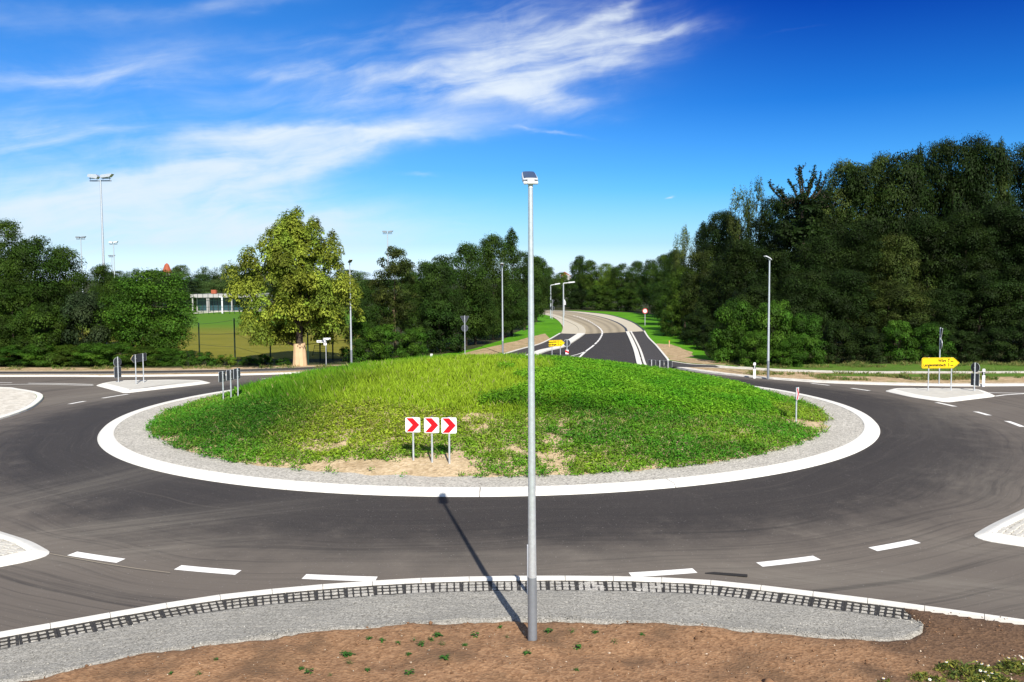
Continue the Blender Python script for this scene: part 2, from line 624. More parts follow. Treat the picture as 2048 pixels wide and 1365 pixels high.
M['plastic'] = plain('white_plastic', (0.80, 0.80, 0.80), 0.5, var=0.03)
M['stake'] = plain('stake_wood', (0.50, 0.33, 0.20), 0.8, var=0.2)
M['stake_top'] = plain('stake_orange', (0.75, 0.16, 0.06), 0.6)
M['plank'] = plain('plank_wood', (0.60, 0.41, 0.24), 0.8, var=0.25, scale=4)
M['bark'] = plain('bark', (0.055, 0.040, 0.028), 0.9, var=0.35, scale=5)
M['bark_pale'] = plain('bark_pale', (0.15, 0.11, 0.06), 0.9, var=0.35, scale=5)
M['fence'] = plain('fence_green', (0.012, 0.04, 0.028), 0.5, var=0.1)
M['grid'] = plain('grid_black_plastic', (0.032, 0.030, 0.028), 0.8, var=0.45, scale=14, dirt=0.7)
M['concrete_wall'] = plain('white_render', (0.38, 0.365, 0.345), 0.8, var=0.10, scale=2)
M['glass'] = plain('window_glass', (0.03, 0.07, 0.085), 0.12, 0.0, var=0.3, scale=0.6, spec=0.6)
M['tile'] = plain('roof_tile', (0.33, 0.085, 0.04), 0.8, var=0.25, scale=1.2)
M['stone'] = plain('paving_stone', (0.50, 0.475, 0.42), 0.85, var=0.22, scale=3.2)
M['pebble'] = plain('pebble', (0.40, 0.39, 0.36), 0.9, var=0.4, scale=25)
M['patch'] = plain('asphalt_patch', (0.026, 0.023, 0.020), 0.85, var=0.3, scale=20)
M['wire'] = plain('fence_wire', (0.05, 0.07, 0.055), 0.6)
M['asphalt'] = asphalt_mat('asphalt', True, spots=[
    (-10.2, 22.6, 4.2, 0.9, 0.35, .85), (-9.0, 20.9, 3.0, 0.8, 0.2, .7), (-13.5, 26.0, 5.0, 1.6, 0.9, .6),
    (8.6, 18.6, 3.2, .9, -.35, .8), (5.6, 18.9, 1.6, .5, -.4, .9), (14.5, 27.5, 4.0, 1.8, 1.0, .4), (11.3, 20.8, 3, .9, -.4, .5),
    (18.5, 39.0, 5.0, 2.2, 1.2, .35), (22.5, 43, 4.5, 1.2, .5, .35), (-23.5, 50.0, 5.5, 2.0, .9, .8), (-26, 55, 9, 1.8, .05, .8),
    (-20.5, 48.5, 4.5, 1.2, .5, .55), (0.5, 20.0, 7.0, 1.0, 0.0, .35), (24, 50.5, 5, 1.0, 0, .4)])
M['asphalt_new'] = asphalt_mat('asphalt_far_road', False, (0.034, 0.0295, 0.026), spots=[(6, 92, 1.2, 14, .1, .25), (11, 88, 1.0, 12, .1, .25)])
M['asphalt_path'] = asphalt_mat('asphalt_path', False, (0.05, 0.045, 0.043))
M['concrete_road'] = plain('concrete_road', (0.37, 0.31, 0.215), 0.9, var=0.14, scale=.5)
M['concrete_light'] = plain('concrete_path', (0.50, 0.445, 0.34), 0.9, var=0.12, scale=.6)
M['apron'] = speckled('apron_gravel', [(.22, .20, .17), (.40, .375, .325), (.455, .425, .365), (.60, .565, .49)], 22, 0.03, 0.5)
M['shoulder'] = speckled('shoulder_gravel', [(.12, .112, .096), (.24, .227, .197), (.285, .27, .237), (.40, .38, .335)], 46, 0.014, 0.5)
M['fill'] = speckled('grid_fill_gravel', [(.24, .225, .20), (.40, .38, .335), (.45, .425, .375), (.58, .55, .49)], 40, 0.02, 0.7)
M['soil'] = speckled('brown_soil', [(.17, .090, .044), (.25, .135, .068), (.28, .155, .080), (.33, .195, .105)], 20, 0.03, 0.5, patch=((.13, .078, .043), 0.9, .46, .68, .75), dug=((.105, .062, .036), 4.6, 7.4))
M['mound_soil'] = speckled('mound_soil', [(.34, .245, .14), (.44, .33, .19), (.48, .36, .215), (.54, .42, .27)], 11, 0.04, 0.6, patch=((.30, .21, .11), 1.2, .5, .7, .6))
M['sand'] = speckled('sandy_verge', [(.28, .19, .10), (.37, .26, .145), (.41, .295, .165), (.48, .36, .22)], 5, 0.05, 0.5, patch=((.19, .20, .06), .55, .53, .68, .6))
M['footpath'] = speckled('gravel_footpath', [(.46, .42, .35), (.56, .51, .43), (.60, .55, .46), (.66, .62, .54)], 6, 0.03, 0.3)

def worn_mat():
    m, N, b = base_mat('worn_concrete', 0.9, 0, .2)
    co = world_co(N)
    c = N.mix(N.noise(co, .5, 6, .65), (.31, .255, .17), (.43, .365, .26))
    c = N.mix(1.0, c, N.n('ShaderNodeAttribute', attribute_name='col').outputs['Color'], 'MULTIPLY')
    N.set(b.inputs['Base Color'], c)
    return m


M['concrete_worn'] = worn_mat()


def grass_ground(name, a, b_, c_, scale=1.0, stripe=None):
    m, N, b = base_mat(name, 0.95, 0, 0.1)
    co = world_co(N)
    n1 = N.noise(co, 0.35 * scale, 6, 0.65)
    n2 = N.noise(co, 6.0 * scale, 4, 0.7)
    c = N.mix(N.smooth(n1, 0.3, 0.7), a, b_)
    c = N.mix(N.smooth(n2, 0.45, 0.75, 0, 0.7), c, c_)
    if stripe:
        s = N.sep(co)
        far = N.smooth(N.m('ADD', s[1], N.m('MULTIPLY', n1, 14)), stripe[0], stripe[1])
        c = N.mix(far, c, stripe[2])
        w = N.noise(N.comb(N.m('MULTIPLY', s[0], 0.02), N.m('MULTIPLY', s[1], 0.30), 0), 1.0, 5, 0.7)
        c = N.mix(N.smooth(w, .46, .64, 0, .5), c, stripe[3])
    N.set(b.inputs['Base Color'], c)
    bump(N, b, n2, 0.6, 0.08)
    return m


M['grass'] = grass_ground('mown_grass', (.062, .200, .006), (.105, .290, .008), (.055, .16, .006))
M['verge_grass'] = grass_ground('verge_grass', (.055, .135, .012), (.085, .17, .016), (.20, .17, .075))
M['litter'] = grass_ground('wood_floor', (.035, .040, .014), (.05, .052, .02), (.03, .05, .012))
M['field'] = grass_ground('sports_turf', (.165, .152, .018), (.20, .182, .024), (.13, .138, .014), 1.0, (108, 140, (.075, .18, .012), (.115, .128, .014)))
LEAF = {
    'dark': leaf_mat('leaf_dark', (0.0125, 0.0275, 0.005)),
    'left': leaf_mat('leaf_mid', (0.031, 0.066, 0.0075)),
    'lime': leaf_mat('leaf_lime', (0.17, 0.225, 0.028), .12, .28),
    'avenue': leaf_mat('leaf_avenue', (0.025, 0.057, 0.0085)),
    'bush': leaf_mat('leaf_bush', (0.03, 0.081, 0.008)),
    'fresh': leaf_mat('leaf_fresh', (.066, .125, .012)),
    'birch': leaf_mat('leaf_birch', (0.078, 0.12, 0.03)),
    'grey': leaf_mat('leaf_grey', (0.04, 0.068, 0.016)),
    'far': leaf_mat('leaf_far', (0.05, 0.094, 0.026)),
    'pine': leaf_mat('leaf_pine', (.020, .038, .015)),
    'brown': leaf_mat('leaf_brownish', (0.031, 0.05, 0.01)),
}
GRASS = {k: leaf_mat('blade_' + k, (1, 1, 1), 0.0, 0.25, 0.15) for k in ('tall', 'leafy', 'clover', 'dry')}
# ================================================================== SETTING
def structure(o):
    o['kind'] = 'structure'
    return o


# far plain under everything
structure(MB().slab([(-4000, -4000), (4000, -4000), (4000, 6000), (-4000, 6000)], -1.2, -0.62).build('ground', M['litter']))


# roundabout asphalt: a cone falling outwards, then level where the branch roads leave
def build_asphalt():
    rs = [16.0] + [R_IN + k * 0.58 for k in range(12)] + [23.2, 24, 26, 30, 36, 44, 56, 75, 100, 130]
    n = 220
    V, F = [], []
    for r in rs:
        for k in range(n):
            a = 2 * math.pi * k / n
            x, y = r * math.cos(a), r * math.sin(a)
            V.append((x, y, float(zroad(x + CX, y + CY))))
    for i in range(len(rs) - 1):
        for k in range(n):
            k2 = (k + 1) % n
            F.append((i * n + k, (i + 1) * n + k, (i + 1) * n + k2, i * n + k2))
    me = bpy.data.meshes.new('road')
    me.from_pydata(V, [], F)
    me.polygons.foreach_set('use_smooth', [True] * len(F))
    me.materials.append(M['asphalt'])
    o = structure(put('road', me))
    o.location = (CX, CY, 0)
    return o


road = build_asphalt()


def dash_arc(a0, a1, r0=R_DASH - 0.27, r1=R_DASH, name='dash'):
    """white dash lying on the ring, angles in degrees about the centre, as a piece of the road"""
    n = 7
    A, B = [], []
    sl = 0.0
    for k in range(n):
        a = math.radians(a0 + (a1 - a0) * k / (n - 1))
        for L, r in ((A, r0), (B, r1)):
            x, y = r * math.cos(a), r * math.sin(a)
            L.append((x, y, float(zroad(x + CX, y + CY)) + 0.006))
    return MB().strip(B, A).build(name, M['paint'], road)


def ang(px, py):
    x, y, z = G(px, py)
    return math.degrees(math.atan2(y - CY, x - CX))


for p, q in (((128, 1115), (240, 1124)), ((338, 1146), (474, 1149)), ((602, 1161), (752, 1161)),
             ((1262, 1153), (1396, 1149)), ((1526, 1135), (1650, 1126)), ((1758, 1105), (1856, 1092)),
             ((128, 809), (173, 803)), ((207, 797), (251, 789)), ((1887, 806), (1924, 814)),
             ((1951, 824), (1992, 832)), ((2015, 843), (2050, 855)), ((1710, 777), (1753, 782)), ((1629, 767), (1676, 771)), ((513, 758), (557, 755)), ((598, 753), (640, 750))):
    dash_arc(ang(*p), ang(*q))


def paint_line(pts, w, z, name='line', step=1.0, parent=None, mat='paint', zadd=0.006):
    P = resample(GL(pts, z), step)
    A, B = offset(P, w / 2), offset(P, -w / 2)
    A[:, 2] += zadd
    B[:, 2] += zadd
    A = [tuple(p - np.array([CX, CY, 0])) if parent is road else tuple(p) for p in A]
    B = [tuple(p - np.array([CX, CY, 0])) if parent is road else tuple(p) for p in B]
    return MB().strip(B, A).build(name, M[mat], parent)


ZL = -0.341
paint_line([(-60, 765.5), (24, 766)], .13, ZL, 'line', parent=road)
paint_line([(56, 767), (120, 767.6), (186, 769.6)], .15, ZL, 'line', parent=road)
paint_line([(-60, 772), (60, 769), (186, 771.5)], .13, ZL, 'line', parent=road)
paint_line([(424, 767.5), (446, 765), (480, 762)], .14, ZL, 'line', parent=road)
paint_line([(1990, 793), (2020, 789.5), (2090, 786)], .16, ZL, 'line', parent=road)
paint_line([(1975, 786), (2015, 786.6), (2090, 787.6)], .14, ZL, 'line', parent=road)
# thin scored line and patched trench beside the near dashes
paint_line([(100, 1108), (240, 1133), (340, 1146)], .018, ZL + .06, 'seam', parent=road, mat='concrete_road')
paint_line([(1425, 1140), (1520, 1133)], .02, ZL + .03, 'seam', parent=road, mat='concrete_road')
paint_line([(1410, 1146), (1495, 1152)], .17, ZL + .03, 'patch', parent=road, mat='patch')
paint_line([(1470, 1088), (1498, 1090)], .14, ZL + .05, 'patch', parent=road, mat='patch')


# kerb of the central island, cast in long pieces
def build_ring_kerb():
    root = structure(bpy.data.objects.new('island_kerb', None))
    COL.objects.link(root)
    root.location = (CX, CY, 0)
    N_ = 18
    prof = [(16.26, -0.05), (16.255, 0.005), (16.17, 0.095), (16.10, 0.112), (15.70, 0.142), (15.67, 0.13), (15.66, 0.05)]
    for s in range(N_):
        a0 = 2 * math.pi * s / N_ - 1.92
        g = 0.0007
        n = 13
        V, F = [], []
        k = len(prof)
        for i in range(n):
            a = a0 + g + (2 * math.pi / N_ - 2 * g) * i / (n - 1)
            V += [(r * math.cos(a), r * math.sin(a), z) for r, z in prof]
        for i in range(n - 1):
            for j in range(k - 1):
                F.append((i * k + j, (i + 1) * k + j, (i + 1) * k + j + 1, i * k + j + 1))
        F += [tuple(range(k - 1, -1, -1)), tuple((n - 1) * k + j for j in range(k))]
        MB().add(V, F).build('kerb_stone', M['kerb'], root)


build_ring_kerb()


def polar_sheet(name, rs, n, zf, mat, cut=None):
    V, F = [], []
    for i, r in enumerate(rs):
        for k in range(n):
            a = 2 * math.pi * k / n
            rr = r if cut is None else cut(i, r, a)
            x, y = rr * math.cos(a), rr * math.sin(a)
            V.append((x, y, zf(x + CX, y + CY)))
    for i in range(len(rs) - 1):
        for k in range(n):
            k2 = (k + 1) % n
            F.append((i * n + k, (i + 1) * n + k, (i + 1) * n + k2, i * n + k2))
    me = bpy.data.meshes.new(name)
    me.from_pydata(V, [], F)
    me.polygons.foreach_set('use_smooth', [True] * len(F))
    me.materials.append(mat)
    o = structure(put(name, me))
    o.location = (CX, CY, 0)
    return o


polar_sheet('gravel_apron', [13.2, 14, 14.8, 15.3, 15.665], 180, lambda x, y: 0.118 + 0.012 * math.sin(x * 5) * math.sin(y * 5.3), M['apron'])
edge = wobble(240, 0.16, 9, 3)
edge = edge * np.minimum(1, np.minimum(np.arange(240), 239 - np.arange(240)) / 20.0)


def mound_z(x, y):
    r = math.hypot(x - CX, y - CY)
    e = max(0.0, (r - 13.7) / 0.7)
    z = float(zmound(x, y)) + 0.025 * math.sin(x * 3.1 + math.sin(y * 2)) * math.sin(y * 2.7) + 0.02
    return z - 0.05 * e


polar_sheet('soil_mound', list(np.linspace(0.05, 12.5, 44)) + list(np.linspace(12.7, 14.42, 10)), 240, mound_z, M['mound_soil'],
            lambda i, r, a: r + (edge[int(round(a / (2 * math.pi) * 240)) % 240] if r > 13.4 else 0))

# ------------------------------------------------ land beyond the roads
BACK = [(-130., 62.5), (-80, 61.4), (-33.87, 60.41), (-27.03, 59.95), (-21.5, 60.1), (-17.35, 60.5), (-13.5, 61.6), (-10.6, 63.2), (-8.4, 66.0), (-5.2, 71.5),
        (-3.0, 76.0), (9.3, 76.0), (9.9, 71), (10.6, 66.3), (11.6, 62.6), (13.0, 59.7), (14.6, 57.3), (16.6, 55.3), (19.68, 53.6), (23.42, 52.5), (29.41, 52.1), (60, 53.2), (130, 55.0)]
FRONT = [(-130., -52), (-60, -13), (-30, 4.6), (-20, 10.2), (-14, 13.35), (-11.2, 14.85), (-9.16, 15.96), (-7.71, 16.83), (-6.10, 17.72), (-4.8, 18.18), (-3.37, 18.54), (-2.0, 18.77), (-0.63, 18.87), (0.51, 18.88), (1.7, 18.85), (2.85, 18.76),
         (3.93, 18.58), (5.0, 18.22), (6.06, 17.78), (7.34, 17.22), (9.27, 16.27), (12, 14.9), (18, 11.7), (30, 5.2), (60, -11), (130, -49)]
LEFT = [(-130., 57.2), (-60, 54.9), (-36, 54.0), (-30.12, 53.6), (-28.39, 52.6), (-26.6, 51.1), (-25.4, 49.4), (-24.4, 47.0), (-23.6, 44.3), (-23.3, 41.0), (-23.9, 37), (-26.5, 32.5), (-33, 26.8), (-60, 8.), (-130, -36)]
RIGHT = [(130., 47.8), (60, 46.2), (34, 45.2), (29.4, 43.9), (26.4, 41.6), (24.9, 38.6), (24.9, 35.4), (27.0, 31.6), (34, 25.6), (60, 7.6), (130, -36)]


def land(name, edge_pts, far, z, mat):
    P = resample([np.array([*p, z]) for p in edge_pts], 1.0)
    M_ = MB()
    M_.sheet([tuple(p) for p in P] + [(x, y, z) for x, y in far])
    return structure(M_.build(name, mat))


def kerb_line(name, pts, w, h, z0, mat='kerb', side=1, step=1.0, stones=False, z1=None):
    P = resample([np.array([*p[:2], z0]) for p in pts], step)
    In, Ct = offset(P, 0.02 * side), offset(P, w * side)
    prof = [(P, -0.14), (P, h - 0.03), (In, h), (Ct, h), (Ct, -0.1)]
    root = None
    if not stones:
        mb = MB()
        for (A, za), (B, zb) in zip(prof[:-1], prof[1:]):
            mb.strip([(p[0], p[1], z0 + za) for p in A], [(p[0], p[1], z0 + zb) for p in B])
        return structure(mb.build(name, M[mat]))
    root = bpy.data.objects.new(name, None)
    COL.objects.link(root)
    structure(root)
    for i in range(len(P) - 1):
        ring = []
        for j in (i, i + 1):
            f = 0.006
            other = i + 1 if j == i else i
            ring.append([(1 - f) * A[j] + f * A[other] + np.array([0, 0, za]) for A, za in prof])
        V = [tuple(p) for r in ring for p in r]
        k = len(prof)
        F = [(j, k + j, k + (j + 1) % k, (j + 1) % k) for j in range(k)] + [tuple(range(k)), tuple(range(2 * k - 1, k - 1, -1))]
        MB().add(V, F).build('kerb_stone', M[mat], root)
    return root


land('back_verge', BACK, [(3000, 3000), (-3000, 3000), (-3000, 62)][0:2], ZG, M['litter'])
land('left_corner', LEFT, [(-130, 57.2)][0:0], ZG, M['grass'])
land('right_corner', RIGHT, [], ZG, M['grass'])
kerb_line('back_kerb', BACK[:10], .14, .11, ZL, step=1.2)
kerb_line('back_kerb', BACK[12:], .16, .11, ZL, step=1.2)
kerb_line('corner_kerb', LEFT, .30, .12, ZL, side=-1)
kerb_line('corner_kerb', RIGHT, .16, .12, ZL, side=1)
# flush concrete channel in front of the right hand verge
_P = resample([np.array([*p, 0.0]) for p in BACK[13:]], 1.0)
_A, _B = offset(_P, .16), offset(_P, .62)
MBk = MB().strip([(p[0], p[1], ZG + .008) for p in _A], [(p[0], p[1], ZG + .008) for p in _B])
structure(MBk.build('edge_strip', M['footpath']))


def patch(name, A, B, mat, z, wob=0.0, step=1.0, seed=1, kind='structure', m=4, wear=None):
    """sheet between two ground polylines"""
    n = max(6, int(np.linalg.norm(np.diff(np.array(A), axis=0), axis=1).sum() / step))
    n = min(n, 300)
    P, Q = resample_n(A, n), resample_n(B, n)
    if wob:
        P = offset(P, wobble(n, wob, n / 12, seed))
        Q = offset(Q, wobble(n, wob, n / 14, seed + 5))
    P[:, 2] = z
    Q[:, 2] = z
    mb = MB()
    rows = [P + (Q - P) * k / m for k in range(m + 1)]
    for a, b in zip(rows[:-1], rows[1:]):
        mb.strip([tuple(p) for p in b], [tuple(p) for p in a])
    o = structure(mb.build(name, mat))
    if wear:
        ca = o.data.color_attributes.new('col', 'FLOAT_COLOR', 'POINT')
        tv = []
        for k in range(m):
            for t in ((k + 1) / m, k / m):
                tv += [1 - sum(d * math.exp(-((t - c) / .055) ** 2) for c, d in wear)] * n
        ca.data.foreach_set('color', np.repeat(np.array(tv, np.float32)[:, None], 4, 1).ravel())
    return o


# left hand side, from the road outwards: sand strip, cycle path, sand, then scrub
L0 = [np.array([x, y, 0]) for x, y in BACK[:9]]
def shift(P, d): return [np.array(q) for q in offset(np.array(P), d)]
LPATH_A = GL([(-330, 749.5), (0, 749), (200, 748.6), (340, 747), (480, 744.4), (600, 741.3), (690, 738.5), (740, 735), (820, 730)])
LPATH_B = GL([(-330, 744.5), (0, 744.2), (200, 743.6), (340, 742), (480, 739.8), (600, 735.6), (690, 732.4), (740, 729.6), (820, 724.5)])
patch('sand_strip', shift(L0, .14), [p + np.array([0, .1, 0]) for p in LPATH_A], M['sand'], ZG + .006, .05)
patch('cycle_path', LPATH_A, LPATH_B, M['asphalt_path'], ZG + .014)
patch('path_edging', LPATH_B, shift(LPATH_B, .10), M['kerb'], ZG + .035)
patch('path_edging', shift(LPATH_A, -.10), LPATH_A, M['kerb'], ZG + .035)
patch('sand_strip', shift(LPATH_B, .1), GL([(-330, 733), (0, 735), (150, 736), (330, 736.5), (480, 735), (600, 731), (690, 729.4), (740, 726), (820, 720)]), M['sand'], ZG + .009, .18, seed=4)
# the sports ground behind the scrub
patch('sports_field', [np.array(p) for p in ((-95., 70.5, 0), (-45, 70.5, 0), (-13.2, 71.5, 0))], [np.array(p) for p in ((-160., 205, 0), (-60, 205, 0), (-26, 205, 0))], M['field'], ZG + .012)
# mown grass left and right of the far road
GRL = GL([(800, 722), (900, 706.5), (960, 695), (1010, 677), (1040, 661), (1060, 649), (1068, 640), (1060, 627)])
GRR = GL([(900, 714), (1000, 712), (1043, 699.5), (1087, 687), (1120, 667.5), (1124.5, 651), (1112, 639), (1078, 625.6)])
patch('mown_grass', GRL, GRR, M['grass'], ZG + .016, .22, seed=8)
patch('sand_strip', GL([(905, 713), (960, 700), (1000, 690), (1050, 678), (1088, 668)]), GL([(1000, 712), (1030, 704), (1045, 699.4), (1075, 690.5), (1102, 680)]), M['sand'], ZG + .026, .25, seed=9)
RGL = GL([(1334, 720.5), (1311, 692), (1296, 676), (1288, 662.5), (1259, 642), (1222, 631), (1183, 625.4), (1130, 622)])
RGR = GL([(1480, 735), (1440, 726), (1420, 715), (1405, 700), (1400, 680), (1370, 645), (1290, 628), (1150, 621.3)])
patch('mown_grass', RGL, RGR, M['grass'], ZG + .016, .25, seed=12)
patch('sand_strip', GL([(1330, 717), (1318, 700), (1309, 688)]), GL([(1392, 715), (1372, 702), (1345, 690)]), M['sand'], ZG + .026, .35, seed=13)
# right hand side: sand verge, strip of grass, gravel footpath
RK = [np.array([x, y, 0]) for x, y in BACK[12:]]
FPA = GL([(1338, 734), (1380, 735), (1440, 736.6), (1500, 740), (1560, 743.5), (1700, 747), (1850, 747.5), (2048, 747), (2500, 744)])
FPB = GL([(1336, 721.5), (1385, 728.5), (1440, 731), (1500, 735), (1560, 738.8), (1700, 742.8), (1850, 743.2), (2048, 743), (2500, 740)])
patch('sandy_verge', shift(RK, .17), FPA, M['sand'], ZG + .006, .0)
patch('grass_strip', GL([(1640, 751), (1750, 754), (1850, 755), (2048, 754), (2500, 751)]), GL([(1640, 747.6), (1750, 748.2), (1850, 748.3), (2048, 748), (2500, 745)]), M['verge_grass'], ZG + .014, .35, seed=21)
patch('footpath', FPA, FPB, M['footpath'], ZG + .014, .05, seed=22)
patch('cycle_path', GL([(1340, 734.6), (1380, 735), (1440, 735.4)]), GL([(1334, 722.5), (1382, 729.6), (1430, 731.6)]), M['asphalt_path'], ZG + .022)
patch('grass_strip', shift(FPB, .05), shift(FPB, 5.2), M['verge_grass'], ZG + .012, .3, seed=24)
patch('sand_strip', GL([(1336, 720.6), (1385, 727.6), (1440, 730), (1480, 732.6)]), GL([(1340, 714), (1390, 718), (1440, 725), (1480, 730)]), M['sand'], ZG + .02, .2, seed=25)

# ------------------------------------------------ the far road
ZR = ZG + .022
KL = [(1020, 721), (1054, 711), (1079.5, 702), (1113, 694), (1138.5, 680), (1156, 668.5)]
KLc = [(1156, 668.5), (1157.5, 661), (1152.6, 653), (1138.5, 645.4), (1120, 637.7), (1097, 629.6), (1062, 624.2)]
KR = [(1276, 736), (1273, 727), (1267, 702), (1259, 681), (1251.5, 664.6)]
KRc = [(1251.5, 664.6), (1247, 655.5), (1231, 645), (1205, 636), (1172, 629), (1131, 623.7), (1075, 621.4)]
PL = [(960, 724), (1000, 711.8), (1043.6, 699), (1087, 686.5), (1122, 667.4)]
PLc = [(1122, 667.4), (1125.4, 658), (1124, 650.5), (1113, 639), (1095, 631), (1060, 625.4)]
PR = [(1334, 721), (1322, 706), (1310, 691.5), (1295, 676), (1287, 663)]
PRc = [(1287, 663), (1279.5, 655.6), (1259, 643), (1220.5, 631), (1182, 626), (1140, 622.6), (1075, 620.6)]
kl, klc, kr, krc, pl, plc, pr, prc = [GL(p, ZR) for p in (KL, KLc, KR, KRc, PL, PLc, PR, PRc)]
KWL, KWR = .80, .36


def inner(P, d):
    return [np.array(q) for q in offset(np.array(P), d)]


kli, klci = inner(kl, -KWL), inner(klc, -KWL)
patch('far_road', kli, kr, M['asphalt_new'], ZR + .004)
patch('far_road', klci, krc, M['concrete_worn'], ZR + .004, m=24, wear=((.14, .30), (.33, .42), (.62, .30), (.83, .34)))
patch('far_path', pl, kl, M['asphalt_path'], ZR + .008)
patch('far_path', plc, klc, M['concrete_light'], ZR + .008)
krr = inner(kr, -KWR)
krrc = inner(krc, -.25)
krg = inner(kr, -KWR - .11)
krh = inner(kr, -KWR - .28)
patch('far_path', krh, pr, M['asphalt_path'], ZR + .008)
patch('far_path', krrc, prc, M['concrete_light'], ZR + .010)


def raised(name, A, B, z0, z1, mat):
    n = 60
    P, Q = resample_n(A, n), resample_n(B, n)
    mb = MB()
    a0 = [(p[0], p[1], z0) for p in P]; a1 = [(p[0], p[1], z1) for p in P]
    b0 = [(p[0], p[1], z0) for p in Q]; b1 = [(p[0], p[1], z1) for p in Q]
    mb.strip(a0, a1).strip(a1, b1).strip(b1, b0)
    mb.add([a0[0], a1[0], b1[0], b0[0], a0[-1], a1[-1], b1[-1], b0[-1]], [(0, 1, 2, 3), (7, 6, 5, 4)])
    return structure(mb.build(name, mat))


raised('far_kerb', kl, kli, ZR - .05, ZR + .10, M['kerb'])
raised('far_kerb', klc, klci, ZR - .05, ZR + .05, M['concrete_light'])
raised('far_kerb', kr, krr, ZR - .05, ZR + .09, M['kerb'])
raised('far_kerb', krg, krh, ZR - .05, ZR + .12, M['kerb'])
raised('far_kerb', krc, krrc, ZR - .05, ZR + .03, M['sign_back'])
raised('path_edging', inner(pl, .16), pl, ZR - .05, ZR + .06, M['kerb'])
raised('path_edging', pr, inner(pr, -.16), ZR - .05, ZR + .07, M['kerb'])
raised('path_edging', prc, inner(prc, -.22), ZR - .05, ZR + .05, M['sign_back'])
CL = resample(GL([(1159, 715), (1172, 703), (1187, 691.5), (1199, 679), (1204.6, 666), (1199.5, 657), (1187, 648), (1172, 640), (1151, 632.6), (1120, 627)], ZR), 0.5)
far_mark = structure(bpy.data.objects.new('road_marking', None))
COL.objects.link(far_mark)
nA, nB = offset(CL, .09), offset(CL, -.09)
for a, b in [(0, 26)] + [(28 + k * 6, 28 + k * 6 + (5 if k < 10 else 4)) for k in range(22)]:
    b = min(b, len(CL) - 1)
    if a < b:
        MB().strip([(p[0], p[1], ZR + .012) for p in nB[a:b + 1]], [(p[0], p[1], ZR + .012) for p in nA[a:b + 1]]).build('dash', M['paint'], far_mark)
paint_line([(1141, 713), (1158, 708.5), (1172, 703)], .13, ZR, 'dash', parent=far_mark, zadd=.012)
paint_line([(1146, 713.4), (1162, 713)], .13, ZR, 'dash', parent=far_mark, zadd=.016)
# white edge of the sports ground path
patch('field_path', GL([(380, 627.4), (405, 627), (486, 621.9), (560, 617)]), GL([(380, 626), (405, 625.6), (486, 620.7), (560, 615.8)]), M['footpath'], ZG + .02)

# ------------------------------------------------ left corner pavement
CPA = [np.array([*p, 0]) for p in LEFT[1:13]]
patch('corner_gravel', inner(CPA, -.32), inner(CPA, -4.2), M['footpath'], ZG + .012, .0)

# ------------------------------------------------ front: kerb stones, grid pavers, gravel, soil
fr = kerb_line('front_kerb', FRONT[3:24], .16, .075, ZL + .03, side=-1, step=1.0, stones=True)
FP_ = [np.array([*p, 0.0]) for p in FRONT]
KF = resample(FP_[2:25], .6)
i0 = int(np.argmin(np.abs(KF[:, 0] + 15.5)))
i1 = int(np.argmin(np.abs(KF[:, 0] - 7.35)))
KF = KF[i0:i1 + 1]
ZSH = ZL + .055


def paver_mesh():
    """open grid 0.6 x 0.6, four cells by three, x along the kerb, y away from it"""
    mb = MB()
    h = .07
    for x, w in ((.022, .044), (.15, .032), (.30, .032), (.45, .032), (.578, .044)):
        mb.box((x, -.30, -h / 2), (w, .60, h))
    for y, w in ((-.022, .044), (-.20, .020), (-.39, .020), (-.588, .024)):
        for xa, xb in ((.044, .134), (.166, .284), (.316, .434), (.466, .556)):
            mb.box(((xa + xb) / 2, y, -h / 2 - .001), (xb - xa, w, h - .002))
    for x in (.15, .30, .45):
        mb.box((x, -.20, -.01), (.05, .045, .024))
        mb.box((x, -.39, -.01), (.05, .045, .024))
    return mb.mesh('grid_paver', M['grid'])


shoulder_n = len(KF)


def sink(x):
    """how far the gravel stands above or below the top of the grid"""
    return -0.027 + 0.017 * math.exp(-((x - .8) / 4.4) ** 2)


SH_OUT = [np.array([*p, 0]) for p in ((-15.5, 9.6), (-12, 11.7), (-9.5, 13.0), (-7.34, 14.11), (-6.42, 14.76), (-5, 15.35), (-3.35, 15.87), (-1.78, 16.15), (-.6, 16.33), (.30, 16.40), (1.4, 16.25), (2.46, 16.13), (4.1, 15.8), (5.79, 15.41), (6.6, 15.36), (7.0, 15.5), (7.3, 15.85), (7.42, 16.3))]


